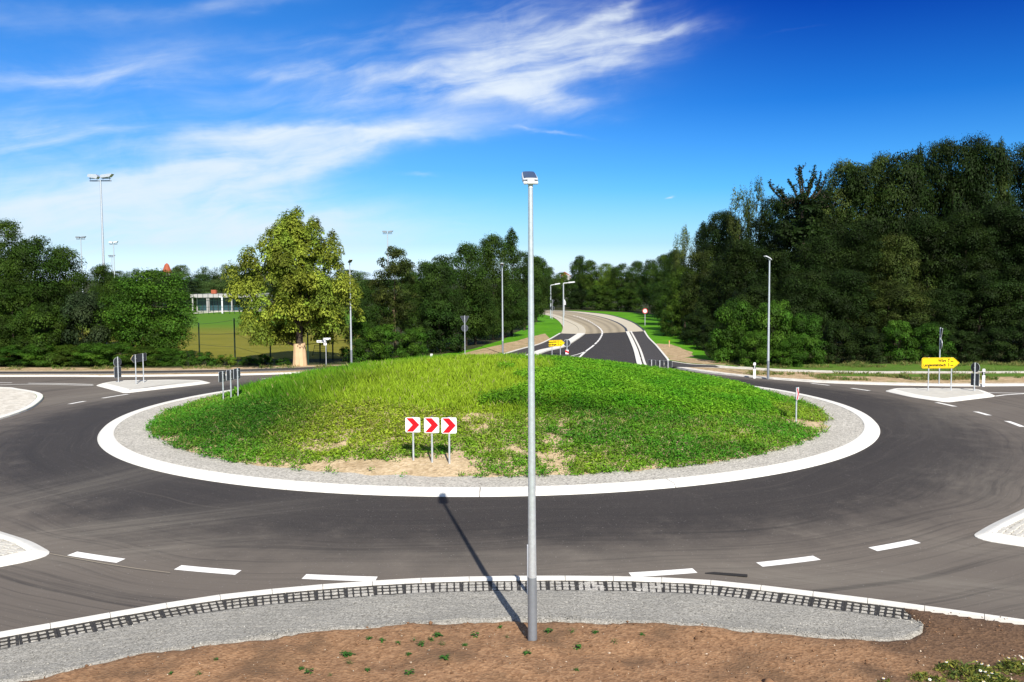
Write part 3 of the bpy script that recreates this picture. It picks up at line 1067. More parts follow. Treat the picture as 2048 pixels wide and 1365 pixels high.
def build_shoulder():
    A = offset(KF, -.17)
    n = 170
    P = resample_n(list(A), n)
    Q = resample_n(SH_OUT, n)
    Q = offset(Q, wobble(n, .07, 16, 2) + wobble(n, .03, 40, 8))
    m = 34
    V, F = [], []
    r = np.random.default_rng(5)
    for j in range(m + 1):
        t = j / m
        for i in range(n):
            p = P[i] * (1 - t) + Q[i] * t
            d = t * np.linalg.norm(Q[i] - P[i])
            ing = 1 / (1 + math.exp((d - .66) / .03))
            z = ZSH + (sink(P[i][0]) + .006 * math.sin(i * 1.7 + j) * math.sin(i * .61)) * ing + .004
            bumpz = .035 * math.exp(-((1 - t) / .16) ** 2) - .12 * max(0, (t - .93) / .07)
            z += bumpz + r.normal(0, .0035) + (0.0 if d < .62 else .012 * math.sin(p[0] * 2.1) * math.sin(p[1] * 3.3))
            V.append((p[0], p[1], z))
    for j in range(m):
        for i in range(n - 1):
            F.append((j * n + i, (j + 1) * n + i, (j + 1) * n + i + 1, j * n + i + 1))
    me = bpy.data.meshes.new('gravel_shoulder')
    me.from_pydata(V, [], F)
    me.materials.append(M['shoulder'])
    me.materials.append(M['fill'])
    mi = []
    for f in F:
        i, j = f[0] % n, f[0] // n
        L = np.linalg.norm(Q[i] - P[i])
        mi.append(1 if (j + .5) / m * L < .60 + .05 * math.sin(i * .9) * math.sin(i * .37) else 0)
    me.polygons.foreach_set('material_index', mi)
    o = structure(put('gravel_shoulder', me))
    pm = paver_mesh()
    Ak = offset(KF, -.185)
    for i in range(len(Ak) - 1):
        d = Ak[i + 1] - Ak[i]
        g = put('grid_paver', pm, o)
        g.location = (Ak[i][0], Ak[i][1], ZSH + random.uniform(-.002, .002))
        g.rotation_euler = (random.uniform(-.01, .01), random.uniform(-.008, .008), math.atan2(d[1], d[0]))
        g.scale = (np.linalg.norm(d) / .6 * .992, 1, 1)
    return P, Q


SHP, SHQ = build_shoulder()


def build_soil():
    xs = np.arange(-16, 16.01, .10)
    ys = np.arange(8.0, 18.4, .10)
    r = np.random.default_rng(11)
    kx = np.array([p[0] for p in resample(FP_[2:25], .3)]); ky = np.array([p[1] for p in resample(FP_[2:25], .3)])
    nx, ny = len(xs), len(ys)
    XX, YY = np.meshgrid(xs, ys)
    Zz = ZF + .055 + .035 * np.sin(XX * 1.1 + 2 * np.sin(YY * .7)) * np.sin(YY * 1.6 + .5) + .02 * np.sin(XX * 3.7 + YY * 2.1) * np.sin(YY * 4.3 - XX)
    Zz += r.normal(0, .007, XX.shape)
    # dug-over hollow in front of the pole
    Zz -= .05 * np.exp(-(((XX - 1.3) / 1.1) ** 2 + ((YY - 14.75) / .28) ** 2))
    edge_y = np.interp(XX, kx, ky)
    so = np.interp(XX, [p[0] for p in SHQ], [p[1] for p in SHQ])
    lim = np.where(XX < 6.9, np.minimum(edge_y - .3, so + .55), edge_y - .175)
    so_ = np.where(XX < 7.3, so, 99.)
    Zz = np.where(XX > 6.9, np.minimum(Zz, np.interp(edge_y - YY, [.15, .9], [-.285, -.20])), Zz)
    Zz = Zz - .15 * np.clip((YY - (so_ - .12)) / .35, 0, 1) ** 1.3
    Zz = np.where(YY > lim, np.minimum(Zz, ZF - .16), Zz)
    V = np.stack([XX.ravel(), YY.ravel(), Zz.ravel()], 1)
    idx = np.arange(nx * ny).reshape(ny, nx)
    Fq = np.stack([idx[:-1, :-1].ravel(), idx[:-1, 1:].ravel(), idx[1:, 1:].ravel(), idx[1:, :-1].ravel()], 1)
    keep = (YY[:-1, :-1] < lim[:-1, :-1] + .12).ravel()
    o = structure(put('bare_soil', mesh_np('bare_soil', V, Fq[keep], M['soil'], smooth=True)))
    return lambda x, y: float(ZF + .055 + .035 * math.sin(x * 1.1 + 2 * math.sin(y * .7)) * math.sin(y * 1.6 + .5) + .02 * math.sin(x * 3.7 + y * 2.1) * math.sin(y * 4.3 - x) - .05 * math.exp(-(((x - 1.3) / 1.1) ** 2 + ((y - 14.75) / .28) ** 2)))


zsoil = build_soil()
FQ = [p for p in FRONT]
land('front_bank', [(-130., -52.6), (-60, -14), (-30, 3.4), (-16, 9.2), (-16, 8.05), (16, 8.05), (16, 12.2), (30, 4.3), (60, -12), (130, -50)], [(400, -400), (-400, -400)], ZF - .03, M['grass'])


# ------------------------------------------------ splitter islands
def splitter(name, foot, zroad_, label, stone=None, batter=.42, h=.13, matp='stone'):
    """kerbed island: foot outline in the ground plane, counter-clockwise"""
    P = np.array([[p[0], p[1]] for p in foot])
    # round the outline
    Q = []
    n = len(P)
    for i in range(n):
        a, b, c = P[i - 1], P[i], P[(i + 1) % n]
        u, v = a - b, c - b
        d = min(.45, np.linalg.norm(u) * .4, np.linalg.norm(v) * .4)
        u, v = u / np.linalg.norm(u) * d, v / np.linalg.norm(v) * d
        for t in np.linspace(0, 1, 6):
            Q.append((1 - t) ** 2 * (b + u) + 2 * t * (1 - t) * b + t * t * (b + v))
    Q = np.array(Q)
    cen = Q.mean(0)

    def inset(d):
        t = np.roll(Q, -1, 0) - np.roll(Q, 1, 0)
        t /= np.linalg.norm(t, axis=1)[:, None]
        nrm = np.stack([-t[:, 1], t[:, 0]], 1)
        return Q + nrm * d
    root = structure(bpy.data.objects.new(name, None))
    COL.objects.link(root)
    root['label'] = label
    zs = lambda q: float(zroad(q[0], q[1]))
    rings = [([(*q, zs(q) - .06) for q in Q]), ([(*q, zs(q) + .015) for q in Q]), ([(*q, zs(q) + h - .02) for q in inset(batter * .55)]),
             ([(*q, zs(q) + h) for q in inset(batter * .72)]), ([(*q, zs(q) + h) for q in inset(batter)]), ([(*q, zs(q) + h - .03) for q in inset(batter + .01)])]
    mb = MB()
    for a, b in zip(rings[:-1], rings[1:]):
        mb.strip(a + [a[0]], b + [b[0]])
    mb.build('island_kerb', M['kerb'], root)
    I = inset(batter + .005)
    pav = MB()
    pav.sheet([(*q, zs(q) + h - (.035 if stone else .005)) for q in I])
    pav.build('island_bed', M['fill' if stone else matp], root)
    if stone:
        s, view = stone
        sm = MB().box((0, 0, 0), (s * .92, s * .60, .05), bev=.012).mesh('paving_stone', M['stone'])
        u = (Q[len(Q) // 2] - Q[0]); a0 = math.atan2(u[1], u[0])
        ca, sa = math.cos(a0), math.sin(a0)
        R = np.array([[ca, -sa], [sa, ca]])
        cnt = 0
        c0 = cen
        tri = inset(batter + .06)

        def inside(p):
            c = False
            for (x1, y1), (x2, y2) in zip(tri, np.roll(tri, -1, 0)):
                if (y1 > p[1]) != (y2 > p[1]) and p[0] < (x2 - x1) * (p[1] - y1) / (y2 - y1 + 1e-12) + x1:
                    c = not c
            return c
        cand = []
        for i in range(-60, 60):
            for j in range(-80, 80):
                loc = np.array([(i + (j % 2) * .5) * s, j * s * .66])
                w = c0 + R @ loc
                if inside(w):
                    cand.append((abs(w[0] - view[0]) + abs(w[1] - view[1]), w))
        cand.sort(key=lambda t: t[0])
        for _, w in cand[:280]:
            b = put('paving_stone', sm, root)
            b.location = (w[0] + random.uniform(-.012, .012), w[1] + random.uniform(-.01, .01), zs(w) + h - .022 + random.uniform(-.008, .008))
            b.rotation_euler = (random.uniform(-.05, .05), random.uniform(-.05, .05), a0 + random.uniform(-.05, .05))
            b.scale = (random.uniform(.88, 1.0), random.uniform(.85, 1.05), 1)
    return root


def ccw(P):
    P = [p[:2] for p in P]
    a = sum(P[i][0] * P[(i + 1) % len(P)][1] - P[(i + 1) % len(P)][0] * P[i][1] for i in range(len(P)))
    return P if a > 0 else P[::-1]


splitter('traffic_island', ccw([(-10.55, 20.75), (-11.6, 21.75), (-13.6, 23.15), (-16.0, 25.1), (-17.6, 22.6), (-22, 14.0), (-16.5, 16.2), (-11.4, 19.95)]), 0, 'kerbed paved island at the left edge below the left branch road', stone=(.22, (-11.6, 21.0)))
splitter('traffic_island', ccw([(11.0, 21.75), (12.0, 22.75), (13.72, 24.3), (16.2, 26.6), (17.8, 23.0), (22, 15.0), (16.5, 18.0), (11.95, 21.0)]), 0, 'kerbed paved island at the right edge nearest the camera', stone=(.22, (12.6, 22.2)))
splitter('traffic_island', ccw(GL([(190, 771.5), (247, 786.7), (264.5, 786.2), (390, 772.2), (424, 767.2), (410, 763.4), (346, 762.4), (244, 764.2), (212, 767.4)], ZL)), 0, 'white kerbed island on the left branch road below two grey signs', batter=.55, matp='stone')
splitter('traffic_island', ccw(GL([(1768, 783), (1820, 796.3), (1883, 804.8), (1899, 805), (1992.8, 793.6), (1973, 784.4), (1952, 781.2), (1820, 779.6), (1784, 779.6)], ZL)), 0, 'white kerbed island under the yellow sign on the right branch road', batter=.5, matp='stone')
# ================================================================== LAMPS AND SIGNS
def yaw_to(p, q):
    """rotation that turns local +Y towards q as seen from p"""
    return math.atan2(-(q[0] - p[0]), q[1] - p[1])


def lamp_post(loc, h, label, group, rz=0.0, tilt=21, coated=True):
    t = thing('street_lamp', loc, label, 'street lamp', group, rz)
    MB().tube([(0, 0, -.1), (0, 0, .9), (0, 0, 1.6), (0, 0, h)], [.077, .076, .070, .040], 20).build('pole', M['galv'], t)
    if coated:
        MB().tube([(0, 0, -.1), (0, 0, .9), (0, 0, 1.18)], [.0795, .0785, .0768], 20, cap=False).build('pole_sleeve', M['galv_dark'], t)
    MB().tube([(0, 0, h - .03), (0, 0, h + .02), (0, 0, h + .075)], [.043, .043, .018], 14).build('collar', M['lamp_body'], t)
    a = math.radians(tilt)
    R = Matrix.Translation((0, 0, h + .07)) @ Matrix.Rotation(a, 4, 'X')
    # housing: flat rounded shell, a dark panel let into its upper face, tilted up towards the road
    secs = [(-.02, .118, .030), (.03, .128, .046), (.14, .130, .056), (.34, .122, .052), (.46, .112, .042), (.53, .092, .024), (.555, .06, .010)]
    V, F = [], []
    n = 14
    for (y, w, hh) in secs:
        for k in range(n):
            b = math.pi * k / (n - 1)
            V.append(R @ Vector((w * math.copysign(abs(math.cos(b)) ** .55, math.cos(b)), y, .012 + hh * max(0.0, math.sin(b)) ** .55)))
    for i in range(len(secs) - 1):
        for k in range(n - 1):
            F.append((i * n + k, i * n + k + 1, (i + 1) * n + k + 1, (i + 1) * n + k))
    F.append(tuple(range(n)))
    hb = MB().add(V, F, True)
    low = [V[i * n] for i in range(len(secs))] + [V[i * n + n - 1] for i in range(len(secs) - 1, -1, -1)]
    dn = R.to_3x3() @ Vector((0, 0, -.03))
    hb.strip(low + [low[0]], [p + dn for p in low] + [low[0] + dn])
    body = hb.build('lamp_head', M['lamp_body'], t)
    cen = sum(low, Vector()) / len(low)
    g = [cen + (p - cen) * .95 + dn * .75 for p in low]
    MB().sheet(g[::-1]).build('lamp_glass', M['lamp_glass'], body)
    up3 = R.to_3x3() @ Vector((0, 0, .004))
    tp = MB()
    rows = [[V[i * n + k] + up3 for k in range(3, n - 3)] for i in range(1, 6)]
    for r0, r1 in zip(rows[:-1], rows[1:]):
        tp.strip(r0, r1, True)
    tp.build('top_panel', M['lamp_glass'], body)
    MB().box((0, -.055, h + .068), (.12, .07, .07), bev=.012).build('mount_block', M['lamp_body'], t)
    MB().tube([(-.118, -.05, h + .045), (.118, -.05, h + .045)], .026, 14).build('hinge', M['lamp_body'], t)
    return t


zg = ZL
# the near lamp: its foot on the bare soil
LP0 = G(1065, 1287, ZF)
hN = at(1053, 364, LP0[1])[2] - ZF
near_lamp = lamp_post((LP0[0], LP0[1], ZF - .02), hN - .05, 'tall galvanised street lamp standing in bare soil right in front of the camera', 'street lamps round the junction', 0.07)


def dist_lamp(px, pb, pt, label):
    p = G(px, pb, ZG)
    h = at(px, pt, p[1])[2] - ZG
    c = again(near_lamp, (p[0], p[1], ZG), yaw_to(p, (CX, CY)), label)
    s = h / (hN + .05)
    c.scale = (1.0, 1.0, s)
    return c


dist_lamp(1536, 757.5, 518, 'slim street lamp in the sandy verge in front of the dense wood on the right')
dist_lamp(703, 731.5, 524, 'slim street lamp to the right of the yellow green lime tree')
dist_lamp(1005.5, 709, 531, 'slim street lamp on the sandy bank left of the far road')


def arm_lamp(px, pb, pt, ax, ay, label):
    p = G(px, pb, ZG)
    h = at(px, pt, p[1])[2] - ZG
    q = at(ax, ay, p[1])
    L = q[0] - p[0]
    up = q[2] - (h + ZG)
    t = thing('street_lamp', (p[0], p[1], ZG), label, 'street lamp', 'arm lamps beside the far road')
    MB().tube([(0, 0, -.1), (0, 0, h)], [.10, .075], 12).build('pole', M['galv'], t)
    a = Vector((0, 0, h)); b = Vector((L, 0, h + up))
    MB().tube([a, a + (b - a) * .55], .05, 8).build('arm', M['galv'], t)
    d = (b - a).normalized()
    ang_ = math.atan2(d.z, d.x)
    mb = MB()
    c = a + (b - a) * .72
    V = []
    mb.prism([(-.55 * L * .55, -.06), (.52 * L * .55, -.06), (.55 * L * .55, -.01), (.45 * L * .55, .09), (-.5 * L * .55, .11)], -.17, .17, Matrix.Translation(c) @ Matrix.Rotation(-ang_, 4, 'Y'))
    mb.build('lamp_head', M['lamp_body'], t)


arm_lamp(1101.5, 637, 571, 1120, 567.5, 'farther arm street lamp left of the bend in the concrete road')
arm_lamp(1127, 652, 567, 1149.5, 564.5, 'nearer arm street lamp at the inside kerb of the concrete bend')


# ------------------------------------------------ floodlight masts of the sports ground
def mast(px, Y, pt, half, label, far=False, lm='galv_dark'):
    top = at(px, pt, Y)
    h = top[2] - ZG
    t = thing('floodlight_mast', (top[0], Y, ZG), label, 'floodlight', 'floodlight masts of the sports ground')
    r = .14 if not far else .16
    MB().tube([(0, 0, 0), (0, 0, h)], [r, r * .55], 12).build('mast', M['galv'], t)
    MB().box((0, 0, h - .1), (half * 1.9, .1, .1)).build('crossbar', M['galv_dark'], t)
    for s in (-1, 1):
        mb = MB()
        c = Vector((s * half * .56, -.1, h + .30))
        Mx = Matrix.Translation(c) @ Matrix.Rotation(-s * .10, 4, 'Y')
        mb.prism([(-half * .46, -.10), (half * .36, -.20), (half * .46, .02), (half * .30, .20), (-half * .40, .16)] if s < 0 else
                 [(half * .62, .14), (half * .30, .18), (-half * .40, .16), (-half * .46, -.12), (half * .36, -.10)], -.28, .28, Mx)
        lamp = mb.build('floodlight', M[lm], t)
        for e in (-.3, .3):
            MB().tube([c + Vector((half * e, 0, -.3)), c + Vector((half * e, 0, -.05))], .03, 6).build('bracket', M['galv_dark'], lamp)
        MB().box(c + Vector((0, -.02, -.19)), (half * .7, .4, .03)).build('lamp_glass', M['lamp_glass'], lamp)
    return t


mast(201, 86, 360, 1.05, 'tallest floodlight mast with two lamps rising behind the left trees', lm='galv')
mast(161.5, 200, 478, 1.0, 'floodlight mast left of the tallest mast, only its top above the trees', True)
mast(227, 190, 488, .85, 'floodlight mast with white lamps just right of the tallest mast', True, 'lamp_body')
mast(223.5, 270, 514, .9, 'lowest farthest floodlight mast close behind the white lamped mast', True)
mast(775, 185, 467, 1.0, 'floodlight mast sticking up behind the avenue tree right of the lime tree', True)


# ------------------------------------------------ traffic signs
def rrect(w, h, r, n=4):
    o = []
    for cx, cz, a0 in ((w / 2 - r, h / 2 - r, 0), (-w / 2 + r, h / 2 - r, 90), (-w / 2 + r, -h / 2 + r, 180), (w / 2 - r, -h / 2 + r, 270)):
        for k in range(n + 1):
            a = math.radians(a0 + 90 * k / n)
            o.append((cx + r * math.cos(a), cz + r * math.sin(a)))
    return o


def disc(r, n=24):
    return [(r * math.cos(2 * math.pi * k / n), r * math.sin(2 * math.pi * k / n)) for k in range(n)]


def plate(parent, name, out, z, y=-.045, mat='sign_white', back=True, dz=0.004):
    o = MB().prism([(x, zz + z) for x, zz in out], y - dz, y + dz).build(name, M[mat], parent)
    if back:
        ins = [(x * .985, zz * .985 + z) for x, zz in out]
        MB().prism(ins, y + dz, y + dz + .006).build('back_plate', M['sign_back'], o)
        # folded rim on the rear side
        w = max(x for x, _ in out)
        n = len(out)
        mb = MB()
        A = [(x, y + dz, zz + z) for x, zz in out]
        B = [(x, y + dz + .020, zz + z) for x, zz in out]
        Cc = [(x * .95, y + dz + .020, zz * .95 + z) for x, zz in out]
        mb.strip(A + [A[0]], B + [B[0]]).strip(B + [B[0]], Cc + [Cc[0]])
        mb.build('rim', M['galv_dark'], o)
    return o


def clip_box(parent, x, z, y=.0):
    MB().box((x, y + .012, z), (.05, .08, .035)).build('clamp', M['galv'], parent)


def chevron(loc, rz, label, group, ph=1.35, w=.47):
    t = thing('chevron_sign', loc, label, 'road sign', group, rz)
    MB().tube([(0, 0, -.3), (0, 0, ph + .02)], .031, 12).build('post', M['galv'], t)
    MB().tube([(0, 0, ph + .02), (0, 0, ph + .035)], [.034, .030], 12).build('cap', M['black'], t)
    z = ph - w / 2
    pl_ = plate(t, 'panel', rrect(w, w, .04), z)
    h = w / 2 - .018
    a = .20
    arrow = [(-.445 * w, h), (.01 * w, h), (.45 * w, 0.0), (.01 * w, -h), (-.445 * w, -h), (-.015 * w, 0.0)]
    MB().prism([(x, zz + z) for x, zz in arrow], -.0515, -.049).build('chevron', M['sign_red'], pl_)
    clip_box(t, 0, z + .14)
    clip_box(t, 0, z - .14)
    return t


def post_h(base, px, py):
    return at(px, py, base[1])[2] - base[2]


cb = [G(827, 923), G(864.5, 927), G(899, 930)]
hs = [post_h(b, 827, p) for b, p in zip(cb, (835, 836, 837))]
sc_ = cb[0][1] / 1.0
w0 = 30.0 / 1836 * cb[0][1]
CHG = 'red and white chevron signs on the mound'
chev = chevron(cb[0], -.05, 'left one of the three red chevron signs facing the camera on the mound', CHG, hs[0], w0)
c = again(chev, cb[1], -.03, 'middle one of the three red chevron signs facing the camera on the mound')
c.scale = (1, 1, (hs[1] + .01) / hs[0])
c = again(chev, cb[2], .02, 'right one of the three red chevron signs facing the camera on the mound')
c.scale = (1, 1, (hs[2] + .02) / hs[0])


def outward(p):
    d = np.array([p[0] - CX, p[1] - CY])
    return math.atan2(d[0], -d[1])


for (px, py, lab) in ((447, 806, 'leftmost of three chevron panels seen from behind at the left end of the mound'),
                      (462.5, 803, 'middle of three chevron panels seen from behind at the left end of the mound'),
                      (476.5, 800, 'rightmost of three chevron panels seen from behind at the left end of the mound')):
    p = G(px, py)
    again(chev, p, math.radians(-110), lab)
# back right group: feet hidden by the mound
for (px, lab) in ((1303, 'leftmost of three grey chevron backs at the far right edge of the mound'), (1319.5, 'middle of three grey chevron backs at the far right edge of the mound'), (1336, 'rightmost of three grey chevron backs at the far right edge of the mound')):
    Y = 51.2 - (px - 1303) * .035
    p = at(px, 741, Y)
    zz = float(terr(p[0], p[1]))
    c = again(chev, (p[0], Y, zz), math.radians(146), lab)
    top = at(px, 719.5 + (px - 1303) * .05, Y)[2]
    c.scale = (1, 1, max(.6, (top - zz) / (hs[0] + .03)))
p = G(1592, 849)
c = again(chev, p, math.radians(62), 'narrow edge-on chevron sign at the right end of the mound')
c.scale = (1, 1, post_h(p, 1592, 774) / (hs[0] + .03))


def text_mesh(txt, size, sx=1.0, align='RIGHT'):
    cu = bpy.data.curves.new('text', 'FONT')
    cu.body = txt
    cu.size = size
    cu.align_x = align
    cu.extrude = .0012
    cu.offset = size * .042
    cu.resolution_u = 3
    o = bpy.data.objects.new('text', cu)
    COL.objects.link(o)
    dg = bpy.context.evaluated_depsgraph_get()
    me = bpy.data.meshes.new_from_object(o.evaluated_get(dg))
    bpy.data.objects.remove(o)
    R = Matrix.Rotation(math.pi / 2, 4, 'X') @ Matrix.Scale(sx, 4, (1, 0, 0))
    me.transform(R)
    me.materials.clear()
    me.materials.append(M['print'])
    return me


def arrow_sign(name_loc, rz, W, H, zt, posts, lines, label, group='yellow direction signs'):
    """board with its point to the right, centred on x = 0, top at zt; posts = ((x, foot z), ...)"""
    t = thing('direction_sign', name_loc, label, 'road sign', group, rz)
    tip = H * .58
    z0 = zt - H / 2
    def arrow(e):
        return [(W / 2 - e * 1.3, 0), (W / 2 - tip - e * .3, H / 2 - e), (-W / 2 + .08 + e, H / 2 - e), (-W / 2 + .02 + e, H / 2 - .025 - e), (-W / 2 + e, H / 2 - .09 - e), (-W / 2 + e, -H / 2 + .09 + e), (-W / 2 + .02 + e, -H / 2 + .025 + e), (-W / 2 + .08 + e, -H / 2 + e), (W / 2 - tip - e * .3, -H / 2 + e)][::-1]
    b = plate(t, 'board', arrow(0), z0, mat='sign_yellow', y=-.05)
    e1, e2 = .022, .042
    A = [(x, -.0565, z + z0) for x, z in arrow(e1)]
    B = [(x, -.0565, z + z0) for x, z in arrow(e2)]
    MB().strip(A + [A[0]], B + [B[0]]).build('border', M['print'], b)
    k = len(lines)
    for i, (txt, num, unit) in enumerate(lines):
        zz = z0 + H * (.08 if i == 0 else -.32)
        s = H * .40
        x1 = W / 2 - tip * .98
        o = put('lettering', text_mesh(unit, s * .62, .92), b); o.location = (x1, -.0556, zz)
        o = put('lettering', text_mesh(num, s, .92), b); o.location = (x1 - s * .92, -.0556, zz)
        o = put('lettering', text_mesh(txt, s, .80), b); o.location = (x1 - s * (1.75 if len(num) < 2 else 2.2), -.0556, zz)
    for x, zf in posts:
        MB().tube([(x, 0, zf - .1), (x, 0, zt + .01)], .032, 10).build('post', M['galv'], t)
    return t


ISL = ZL + .125
pR = G(1879, 781, ISL)
k_ = pR[1] / FPX
arrow_sign((pR[0], pR[1], ISL), .30 * 0, 76 * k_, 21.5 * k_, at(1879, 715.5, pR[1])[2] - ISL, ((-23 * k_, 0), (23 * k_, 0)),
           (('W\u00f6rt', '7', 'km'), ('Langensteinbach', '3', 'km')), 'large yellow arrow sign with two town names on the right traffic island')
YB = 73.5
zb_ = at(1113, 700, YB)
kb = YB / FPX
arrow_sign((zb_[0], YB, ZG), math.radians(24), 36 * kb, 12.6 * kb, at(1113, 680.5, YB)[2] - ZG, ((-10 * kb, 0), (8.6 * kb, 0)),
           (('Donauw\u00f6rth', '61', 'km'), ('N\u00f6rdlingen', '31', 'km')), 'small yellow arrow sign above the crest of the grass mound')


def beacon(px, foot, top, disc_px, disc_r, panel, rz, label, stripes=False, zfoot=None, Y=None, group='keep right beacons on the traffic islands'):
    """round sign over an upright panel on one post"""
    p = G(px, foot, zfoot) if Y is None else np.array([at(px, foot, Y)[0], Y, ZG])
    t = thing('island_beacon', p, label, 'road sign', group, rz)
    h = post_h(p, px, top)
    k = p[1] / FPX
    MB().tube([(0, 0, -.1), (0, 0, h + .02)], .034, 10).build('post', M['galv'], t)
    dz = post_h(p, px, disc_px)
    d = plate(t, 'round_sign', disc(disc_r * k), dz)
    ring = disc(disc_r * k * .9)
    MB().prism([(x, z + dz) for x, z in ring], -.0525, -.0495).build('sign_face', M['sign_back'], d)
    z1, z0 = post_h(p, px, panel[0]), post_h(p, px, panel[1])
    w = panel[2] * k
    b = plate(t, 'panel', rrect(w, z1 - z0, .02), (z0 + z1) / 2, y=-.05 if not stripes else -.05)
    clip_box(t, 0, dz)
    clip_box(t, 0, (z0 + z1) / 2)
    if stripes:
        y = -.0565
        hh = z1 - z0
        n = 3
        for i in range(n):
            a = z0 + hh * (i * 2 + .3) / (2 * n)
            MB().prism([(-w / 2, a + w * .55), (w / 2, a), (w / 2, a + hh / 6), (-w / 2, min(z1, a + hh / 6 + w * .55))], y, y + .003).build('stripe', M['sign_red'], b)
    return t


beacon(1948.5, 782.5, 726.5, 735.5, 10.0, (747.5, 772, 18.5), math.radians(116), 'dark backed round sign over a panel at the right end of the right island', zfoot=ISL)
beacon(237, 764.5, 714.5, 724.5, 9.5, (734, 756, 17), math.radians(-116), 'dark backed round sign over a panel at the left end of the left island', zfoot=ISL)
t = thing('island_beacon', at(1134, 714, 74.2) * np.array([1, 1, 0]) + np.array([0, 0, ZG]), 'grey round sign back over a red and white striped panel beside the small yellow sign', 'road sign', 'keep right beacons on the traffic islands')
k = 74.2 / FPX
zz = lambda py: at(1134, py, 74.2)[2] - ZG
MB().tube([(0, 0, -.1), (0, 0, zz(679))], .038, 10).build('post', M['galv'], t)
d_ = bpy.data.objects.new('round_sign', MB().prism([(x, z + zz(686.5)) for x, z in disc(7.2 * k)], .055, .063).mesh('round_sign', M['sign_back'])); COL.objects.link(d_); d_.parent = t
A = [(x, .051, z + zz(686.5)) for x, z in disc(7.4 * k)]; B = [(x, .051, z + zz(686.5)) for x, z in disc(6.8 * k)]
MB().strip(A + [A[0]], B + [B[0]]).build('rim', M['galv'], d_)
b_ = MB().prism([(x, z + zz(709)) for x, z in rrect(6.2 * k, 18 * k, .02)], -.052, -.046).build('panel', M['sign_white'], t)
for i, py in enumerate((703.5, 713.5)):
    MB().prism([(-3.1 * k, zz(py) + 3.2 * k), (3.1 * k, zz(py)), (3.1 * k, zz(py) - 4 * k), (-3.1 * k, zz(py) - .8 * k)][::-1], -.056, -.053).build('stripe', M['sign_red'], b_)

# direction sign on the left island, seen obliquely from behind
pL = G(280, 767, ISL)
k = pL[1] / FPX
t = thing('direction_sign', (pL[0], pL[1], ISL), 'grey back of a direction sign on two posts on the left traffic island', 'road sign', 'yellow direction signs', math.radians(-98))
zt = at(280, 708.5, pL[1])[2] - ISL
W_, H_ = 1.75, 15.5 * k
arr = [(W_ / 2, 0), (W_ / 2 - .3, H_ / 2), (-W_ / 2 + .03, H_ / 2), (-W_ / 2, H_ / 2 - .03), (-W_ / 2, -H_ / 2 + .03), (-W_ / 2 + .03, -H_ / 2), (W_ / 2 - .3, -H_ / 2)][::-1]
plate(t, 'board', arr, zt - H_ / 2, y=-.05, mat='sign_yellow')
for x in (-.42, .42):
    MB().tube([(x, 0, -.1), (x, 0, zt)], .032, 10).build('post', M['galv'], t)
for x in (-.42, .42):
    clip_box(t, x, zt - H_ / 2)


def yield_post(px, foot, top, tri, rnd, rz, label, back=True, z=ZG):
    p = G(px, foot, z)
    k = p[1] / FPX
    t = thing('yield_sign', p, label, 'road sign', 'give way signs at the branch roads', rz)
    h = post_h(p, px, top)
    MB().tube([(0, 0, -.1), (0, 0, h + .02)], .034, 10).build('post', M['galv'], t)
    z1, z0 = post_h(p, px, tri[0]), post_h(p, px, tri[1])
    w = tri[2] * k
    cz = (z1 * 2 + z0) / 3
    T = [(-w / 2 + .04, z1 - cz), (-w / 2, z1 - cz - .05), (-.03, z0 - cz), (.03, z0 - cz), (w / 2, z1 - cz - .05), (w / 2 - .04, z1 - cz)]
    a = plate(t, 'triangle', T, cz)
    Ti = [(x * .6, zz * .6 + cz) for x, zz in T]
    ring = [(x * .98, zz * .98 + cz) for x, zz in T]
    mb = MB().strip([(x, -.0505, zz) for x, zz in ring + ring[:1]], [(x, -.0505, zz) for x, zz in Ti + Ti[:1]])
    mb.build('red_border', M['sign_red'], a)
    zc = post_h(p, px, (rnd[0] + rnd[1]) / 2)
    r = (rnd[1] - rnd[0]) / 2 * k
    b = plate(t, 'round_sign', disc(r), zc)
    MB().prism([(x, zz + zc) for x, zz in disc(r * .9)], -.0515, -.0495).build('sign_face', M['sign_back'], b)
    clip_box(t, 0, cz)
    clip_box(t, 0, zc)
    return t


yield_post(930, 712, 632, (632.5, 648.5, 17), (650, 663.5), math.radians(176), 'grey backed triangle over a round sign behind the crest of the mound')
yield_post(1878, 769, 656, (656.5, 678, 22), (678, 698, ), math.radians(80), 'narrow edge-on triangle and round sign rising behind the large yellow sign')
yield_post(1104.5, 639, 600, (600, 610, 9), (612, 622), math.radians(150), 'small far sign post with a triangle beside the farther arm lamp')
p = G(1129, 651, ZG)
t = thing('warning_sign', at(1129, 640, 150) * np.array([1, 1, 0]) + np.array([0, 0, ZG]), 'small pale triangular sign behind the nearer arm lamp', 'road sign')
zz = lambda py: at(1129, py, 150)[2] - ZG
k = 150 / FPX
MB().tube([(0, 0, 0), (0, 0, zz(600))], .04, 8).build('post', M['galv'], t)
MB().prism([(-3 * k, zz(606)), (3 * k, zz(606)), (0, zz(598.5))], -.06, -.05).build('triangle', M['lamp_body'], t)
MB().prism([(-2.6 * k, zz(610)), (2.6 * k, zz(610)), (2.6 * k, zz(607)), (-2.6 * k, zz(607))], -.06, -.05).build('plate', M['lamp_body'], t)
